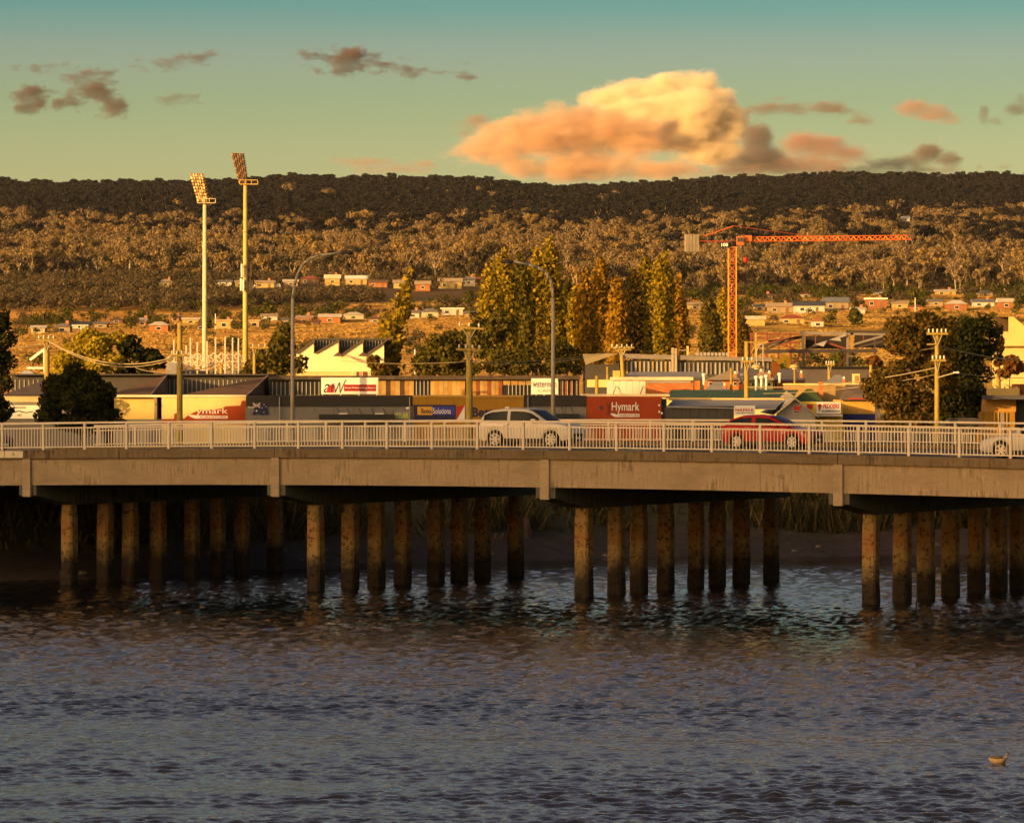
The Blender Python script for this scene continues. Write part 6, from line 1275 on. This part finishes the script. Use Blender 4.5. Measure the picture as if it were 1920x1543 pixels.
# the duck -------------------------------------------------------------------
o = thing('duck', 'brown and white duck swimming at the lower right', 'duck', (WX(1872, 108.5), 108.5, 0.0), R(5))
def ell(rings, n=12):
    q = MB(); 
    for (x, yw, zc, zr) in rings:
        for k in range(n):
            a = 2 * math.pi * k / n; q.v.append((x, yw * math.cos(a), zc + zr * math.sin(a)))
    m_ = len(rings)
    for i in range(m_ - 1):
        for k in range(n): q.f.append((i*n+k, i*n+(k+1)%n, (i+1)*n+(k+1)%n, (i+1)*n+k))
    q.f += [tuple(range(n-1,-1,-1)), tuple((m_-1)*n+k for k in range(n))]; return q
ell([(-.24,.02,.11,.012),(-.19,.06,.07,.05),(-.10,.10,.05,.085),(0,.115,.045,.10),(.09,.10,.05,.095),(.15,.065,.075,.075),(.185,.04,.11,.05),(.195,.034,.15,.04),(.20,.036,.185,.04),(.22,.038,.205,.036),(.25,.028,.205,.028),(.27,.014,.20,.014)]).build('body', mat('duck_body', (0.16,0.12,0.075), .8, .3, 12), o, True)
ell([(-.22,.05,.12,.02),(-.12,.10,.12,.035),(0,.112,.115,.045),(.08,.09,.115,.035),(.11,.05,.11,.02)]).build('wing', mat('duck_wing', (0.06,0.045,0.035), .8, .3, 12), o, True)
ell([(.195,.03,.172,.02),(.21,.041,.205,.043),(.235,.036,.215,.034),(.255,.022,.21,.022)]).build('head_cap', mat('duck_head', (0.02,0.022,0.02), .5), o, True); ell([(.265,.016,.198,.012),(.30,.018,.192,.007),(.32,.01,.190,.004)]).build('bill', c_dark, o, True)
# ------------------------------------------------------------ clouds: soft bodies of scattering air, far beyond the ridge
YCL = 14000.0
def cloudmat(name, lobes, dens, col, nscale, rag, soft):
    """density: union of soft lobes, ragged by fractal noise (object space, metres)"""
    m = bpy.data.materials.new(name); m.use_nodes = True; n = m.node_tree.nodes; l = m.node_tree.links; n.remove(n['Principled BSDF'])
    tc_ = n.new('ShaderNodeTexCoord'); P = tc_.outputs['Object']; best = None
    def M(op, a, b_=None, c_=None):
        q = n.new('ShaderNodeMath'); q.operation = op
        for k, v_ in enumerate((a, b_, c_)):
            if v_ is None: continue
            if isinstance(v_, (int, float)): q.inputs[k].default_value = v_
            else: l.new(v_, q.inputs[k])
        return q.outputs[0]
    for (c, r3) in lobes:
        sb = n.new('ShaderNodeVectorMath'); sb.operation = 'SUBTRACT'; l.new(P, sb.inputs[0]); sb.inputs[1].default_value = c
        dv = n.new('ShaderNodeVectorMath'); dv.operation = 'DIVIDE'; l.new(sb.outputs[0], dv.inputs[0]); dv.inputs[1].default_value = r3
        ln = n.new('ShaderNodeVectorMath'); ln.operation = 'LENGTH'; l.new(dv.outputs[0], ln.inputs[0])
        f = M('MULTIPLY', M('SUBTRACT', 1.0, ln.outputs['Value']), min(r3))           # about the depth inside the lobe, in metres
        if best is None: best = f
        else:
            q = n.new('ShaderNodeMath'); q.operation = 'SMOOTH_MAX'; l.new(best, q.inputs[0]); l.new(f, q.inputs[1]); q.inputs[2].default_value = soft; best = q.outputs[0]
    nz = n.new('ShaderNodeTexNoise'); nz.inputs['Scale'].default_value = 1.0 / nscale; nz.inputs['Detail'].default_value = 5; nz.inputs['Roughness'].default_value = 0.6; mp_ = n.new('ShaderNodeMapping'); mp_.inputs['Scale'].default_value = (0.62, 1.0, 1.25); l.new(P, mp_.inputs[0]); l.new(mp_.outputs[0], nz.inputs['Vector'])
    d = M('ADD', best, M('MULTIPLY', M('SUBTRACT', nz.outputs[0], 0.5), rag))
    mr_ = n.new('ShaderNodeMapRange'); mr_.interpolation_type = 'SMOOTHSTEP'; mr_.inputs[1].default_value = 0.0; mr_.inputs[2].default_value = soft; mr_.inputs[3].default_value = 0.0; mr_.inputs[4].default_value = dens; l.new(d, mr_.inputs[0])
    v = n.new('ShaderNodeVolumePrincipled'); v.inputs['Color'].default_value = (*col, 1); v.inputs['Anisotropy'].default_value = 0.0; l.new(mr_.outputs[0], v.inputs['Density'])
    l.new(v.outputs[0], n['Material Output'].inputs['Volume'])
    return m
def cloud(label, ells, dens, col, seed, Y=YCL, nscale=80.0, rag=90.0, soft=22.0, deep=.9, step=.35, sq=1.0):
    """ells: lobes (column, row, half width, half height) in photo pixels"""
    if 12 <= seed <= 16: ells = [(a, b_, c_ * 1.35, d_ * 1.3) for a, b_, c_, d_ in ells]; rag *= 4.2; nscale *= 1.5; soft *= 1.7; dens *= 1.3
    rg = random.Random(seed); s = PXM(Y); cx, cy_ = ells[0][0], ells[0][1]; X0, Z0 = WX(cx, Y), WZ(cy_, Y); lob = []; bm = bmesh.new()
    for (ex, ey, rx, rz) in ells:
        rx, rz = rx / s, rz / s; c = (WX(ex, Y) - X0, rg.uniform(-.25, .25) * rz, WZ(ey, Y) - Z0); r3 = (rx * 1.08, max(rz, min(rx, rz * 1.5)) * deep, rz * 1.08); lob.append((c, r3))
        bmesh.ops.create_icosphere(bm, subdivisions=2, radius=1.0, matrix=Matrix.Translation(c) @ Matrix.Diagonal((r3[0] + rag * .3, r3[1] + rag * .3, r3[2] + rag * .3, 1.0)))
    me = bpy.data.meshes.new('cloud'); bm.to_mesh(me); bm.free()
    o = link('cloud', me, None, (X0, Y, Z0)); r = o.modifiers.new('remesh', 'REMESH'); r.mode = 'VOXEL'; r.voxel_size = max(6.0, min(24.0, min(q[1][2] for q in lob) * .5))
    m2 = bpy.data.meshes.new_from_object(o.evaluated_get(bpy.context.evaluated_depsgraph_get())); o.modifiers.clear(); o.data = m2
    m = cloudmat('cloud_air_%d' % seed, lob, dens, col, nscale, rag, soft); m.cycles.volume_step_rate = step; m.cycles.homogeneous_volume = False
    m2.materials.clear(); m2.materials.append(m); tag(o, label, 'cloud'); return o
GOLD, ORNG, MAUV, GREY, PINK = (0.97,0.90,0.76), (0.83,0.65,0.51), (0.215,0.185,0.21), (0.32,0.29,0.31), (0.60,0.40,0.35)  # MAUV and GREY put cloud shade into the colour
cloud('great sunlit cumulus cloud glowing above the ridge', [(1290,220,80,62),(1150,182,56,26),(1205,168,56,24),(1262,160,50,24),(1312,162,40,28),(1350,200,42,44),(1372,245,36,40),(1340,280,60,36),(1200,230,80,50)], .045, GOLD, 1, YCL + 900, 80, 110, 34)
cloud('wide orange cloud bank in front of the great cumulus', [(1120,245,95,44),(1060,226,70,34),(1130,220,60,24),(1010,252,90,44),(940,274,84,32),(870,292,60,12),(1200,262,66,36),(1090,310,140,30),(1230,315,130,26),(1030,322,70,20)], .034, ORNG, 2, YCL - 500, 85, 125, 44)
cloud('grey-brown cloud added as painted shade in front of the orange bank', [(1258,240,26,26),(1278,265,34,22),(1215,252,34,12),(1300,275,22,14)], .030, MAUV, 21, YCL - 900, 45, 60, 34)  # separate dark lobe standing for shade on the bank's right part
cloud('long mauve-grey cloud added along the ridge as painted base shade under the cumulus', [(1330,322,110,14),(1200,330,120,9),(1440,322,80,12),(1080,334,90,8)], .020, (0.46,0.36,0.33), 22, YCL - 1200, 50, 60, 34)  # dark strip standing for the shaded underside of the cumulus
cloud('small round mauve puff left of the orange cloud bank', [(893,226,28,16),(915,238,24,12),(870,250,26,9),(852,234,16,5)], .024, (0.48,0.34,0.30), 3, YCL - 400, 35, 44, 24)
cloud('grey cloud with shade in its colour, right of the great cumulus', [(1420,262,32,40),(1432,300,56,30),(1390,312,60,22),(1480,318,60,16)], .034, GREY, 4, YCL + 300, 45, 56, 30)
cloud('pale orange cloud fading to grey at the right of the cumulus', [(1500,268,44,26),(1545,275,48,26),(1590,288,48,22),(1530,308,90,22)], .026, PINK, 5, YCL, 45, 60, 34)
cloud('grey hummock cloud low above the ridge at the right', [(1740,286,32,20),(1700,302,44,14),(1780,300,30,16),(1650,308,60,12),(1720,320,120,11),(1590,320,100,11)], .04, GREY, 6, YCL + 200, 32, 40, 20)
cloud('tiny grey puff just right of the hummock cloud', [(1836,313,11,7)], .02, GREY, 7, YCL, 16, 14, 12)
cloud('small flat grey puff nearest the right edge above the ridge', [(1884,313,22,7)], .02, GREY, 8, YCL, 16, 14, 12)
cloud('long pink-brown cloud streak right of the great cumulus top', [(1440,203,56,14),(1500,206,46,12),(1560,203,44,16),(1612,226,34,12),(1462,184,22,7)], .03, (0.36,0.25,0.235), 9, YCL - 600, 30, 46, 20)
cloud('salmon pink cloud at the right', [(1712,202,40,18),(1750,214,44,18),(1786,226,26,12)], .022, PINK, 10, YCL - 500, 34, 40, 18)
cloud('ragged mauve cloud at the right edge', [(1845,212,12,24),(1868,228,22,10),(1905,205,24,16),(1915,190,16,16)], .018, MAUV, 11, YCL - 500, 24, 34, 16)
cloud('mauve cloud streak at the upper centre', [(655,108,26,18),(612,106,32,9),(700,122,34,9),(640,130,24,7),(742,130,30,7),(800,138,40,4),(875,142,16,5)], .030, MAUV, 12, YCL - 500, 22, 34, 14)
cloud('thin mauve cloud wisp left of the upper centre streak', [(330,112,30,8),(285,122,28,6),(372,110,24,8),(392,101,8,8)], .022, MAUV, 13, YCL - 500, 20, 28, 14)
cloud('diagonal brown-mauve cloud at the upper left', [(155,142,34,10),(182,168,26,18),(212,200,22,20),(90,126,44,5),(135,190,26,12)], .024, MAUV, 14, YCL - 500, 22, 32, 14)
cloud('small dark grey cloud at the upper left edge', [(55,175,24,14),(72,192,16,18),(48,205,14,10)], .030, (0.2,0.17,0.2), 15, YCL - 500, 22, 30, 14)
cloud('small lens of grey cloud below the upper left wisps', [(325,184,30,8),(352,194,18,4)], .020, MAUV, 16, YCL - 500, 18, 20, 12)
cloud('low pink cloud strip on the ridge left of the orange bank', [(690,304,52,12),(650,302,34,9),(765,312,44,9),(800,308,22,12),(730,320,90,10)], .024, PINK, 17, YCL, 28, 36, 22)
SC.cycles.volume_bounces = 3; SC.cycles.volume_max_steps = 256

# ------------------------------------------------------------ evening haze over the valley
m = bpy.data.materials.new('haze_air'); m.use_nodes = True; n = m.node_tree.nodes; n.remove(n['Principled BSDF'])
v = n.new('ShaderNodeVolumePrincipled'); v.inputs['Color'].default_value = (0.70,0.78,1.0,1); v.inputs['Density'].default_value = 0.000007; v.inputs['Anisotropy'].default_value = 0.0
m.node_tree.links.new(v.outputs[0], n['Material Output'].inputs['Volume']); m.cycles.homogeneous_volume = True
hz = MB().box(-14600, 14600, -440, 9060, -4.0, 262.0).build('haze', m); tag(hz, kind='stuff')
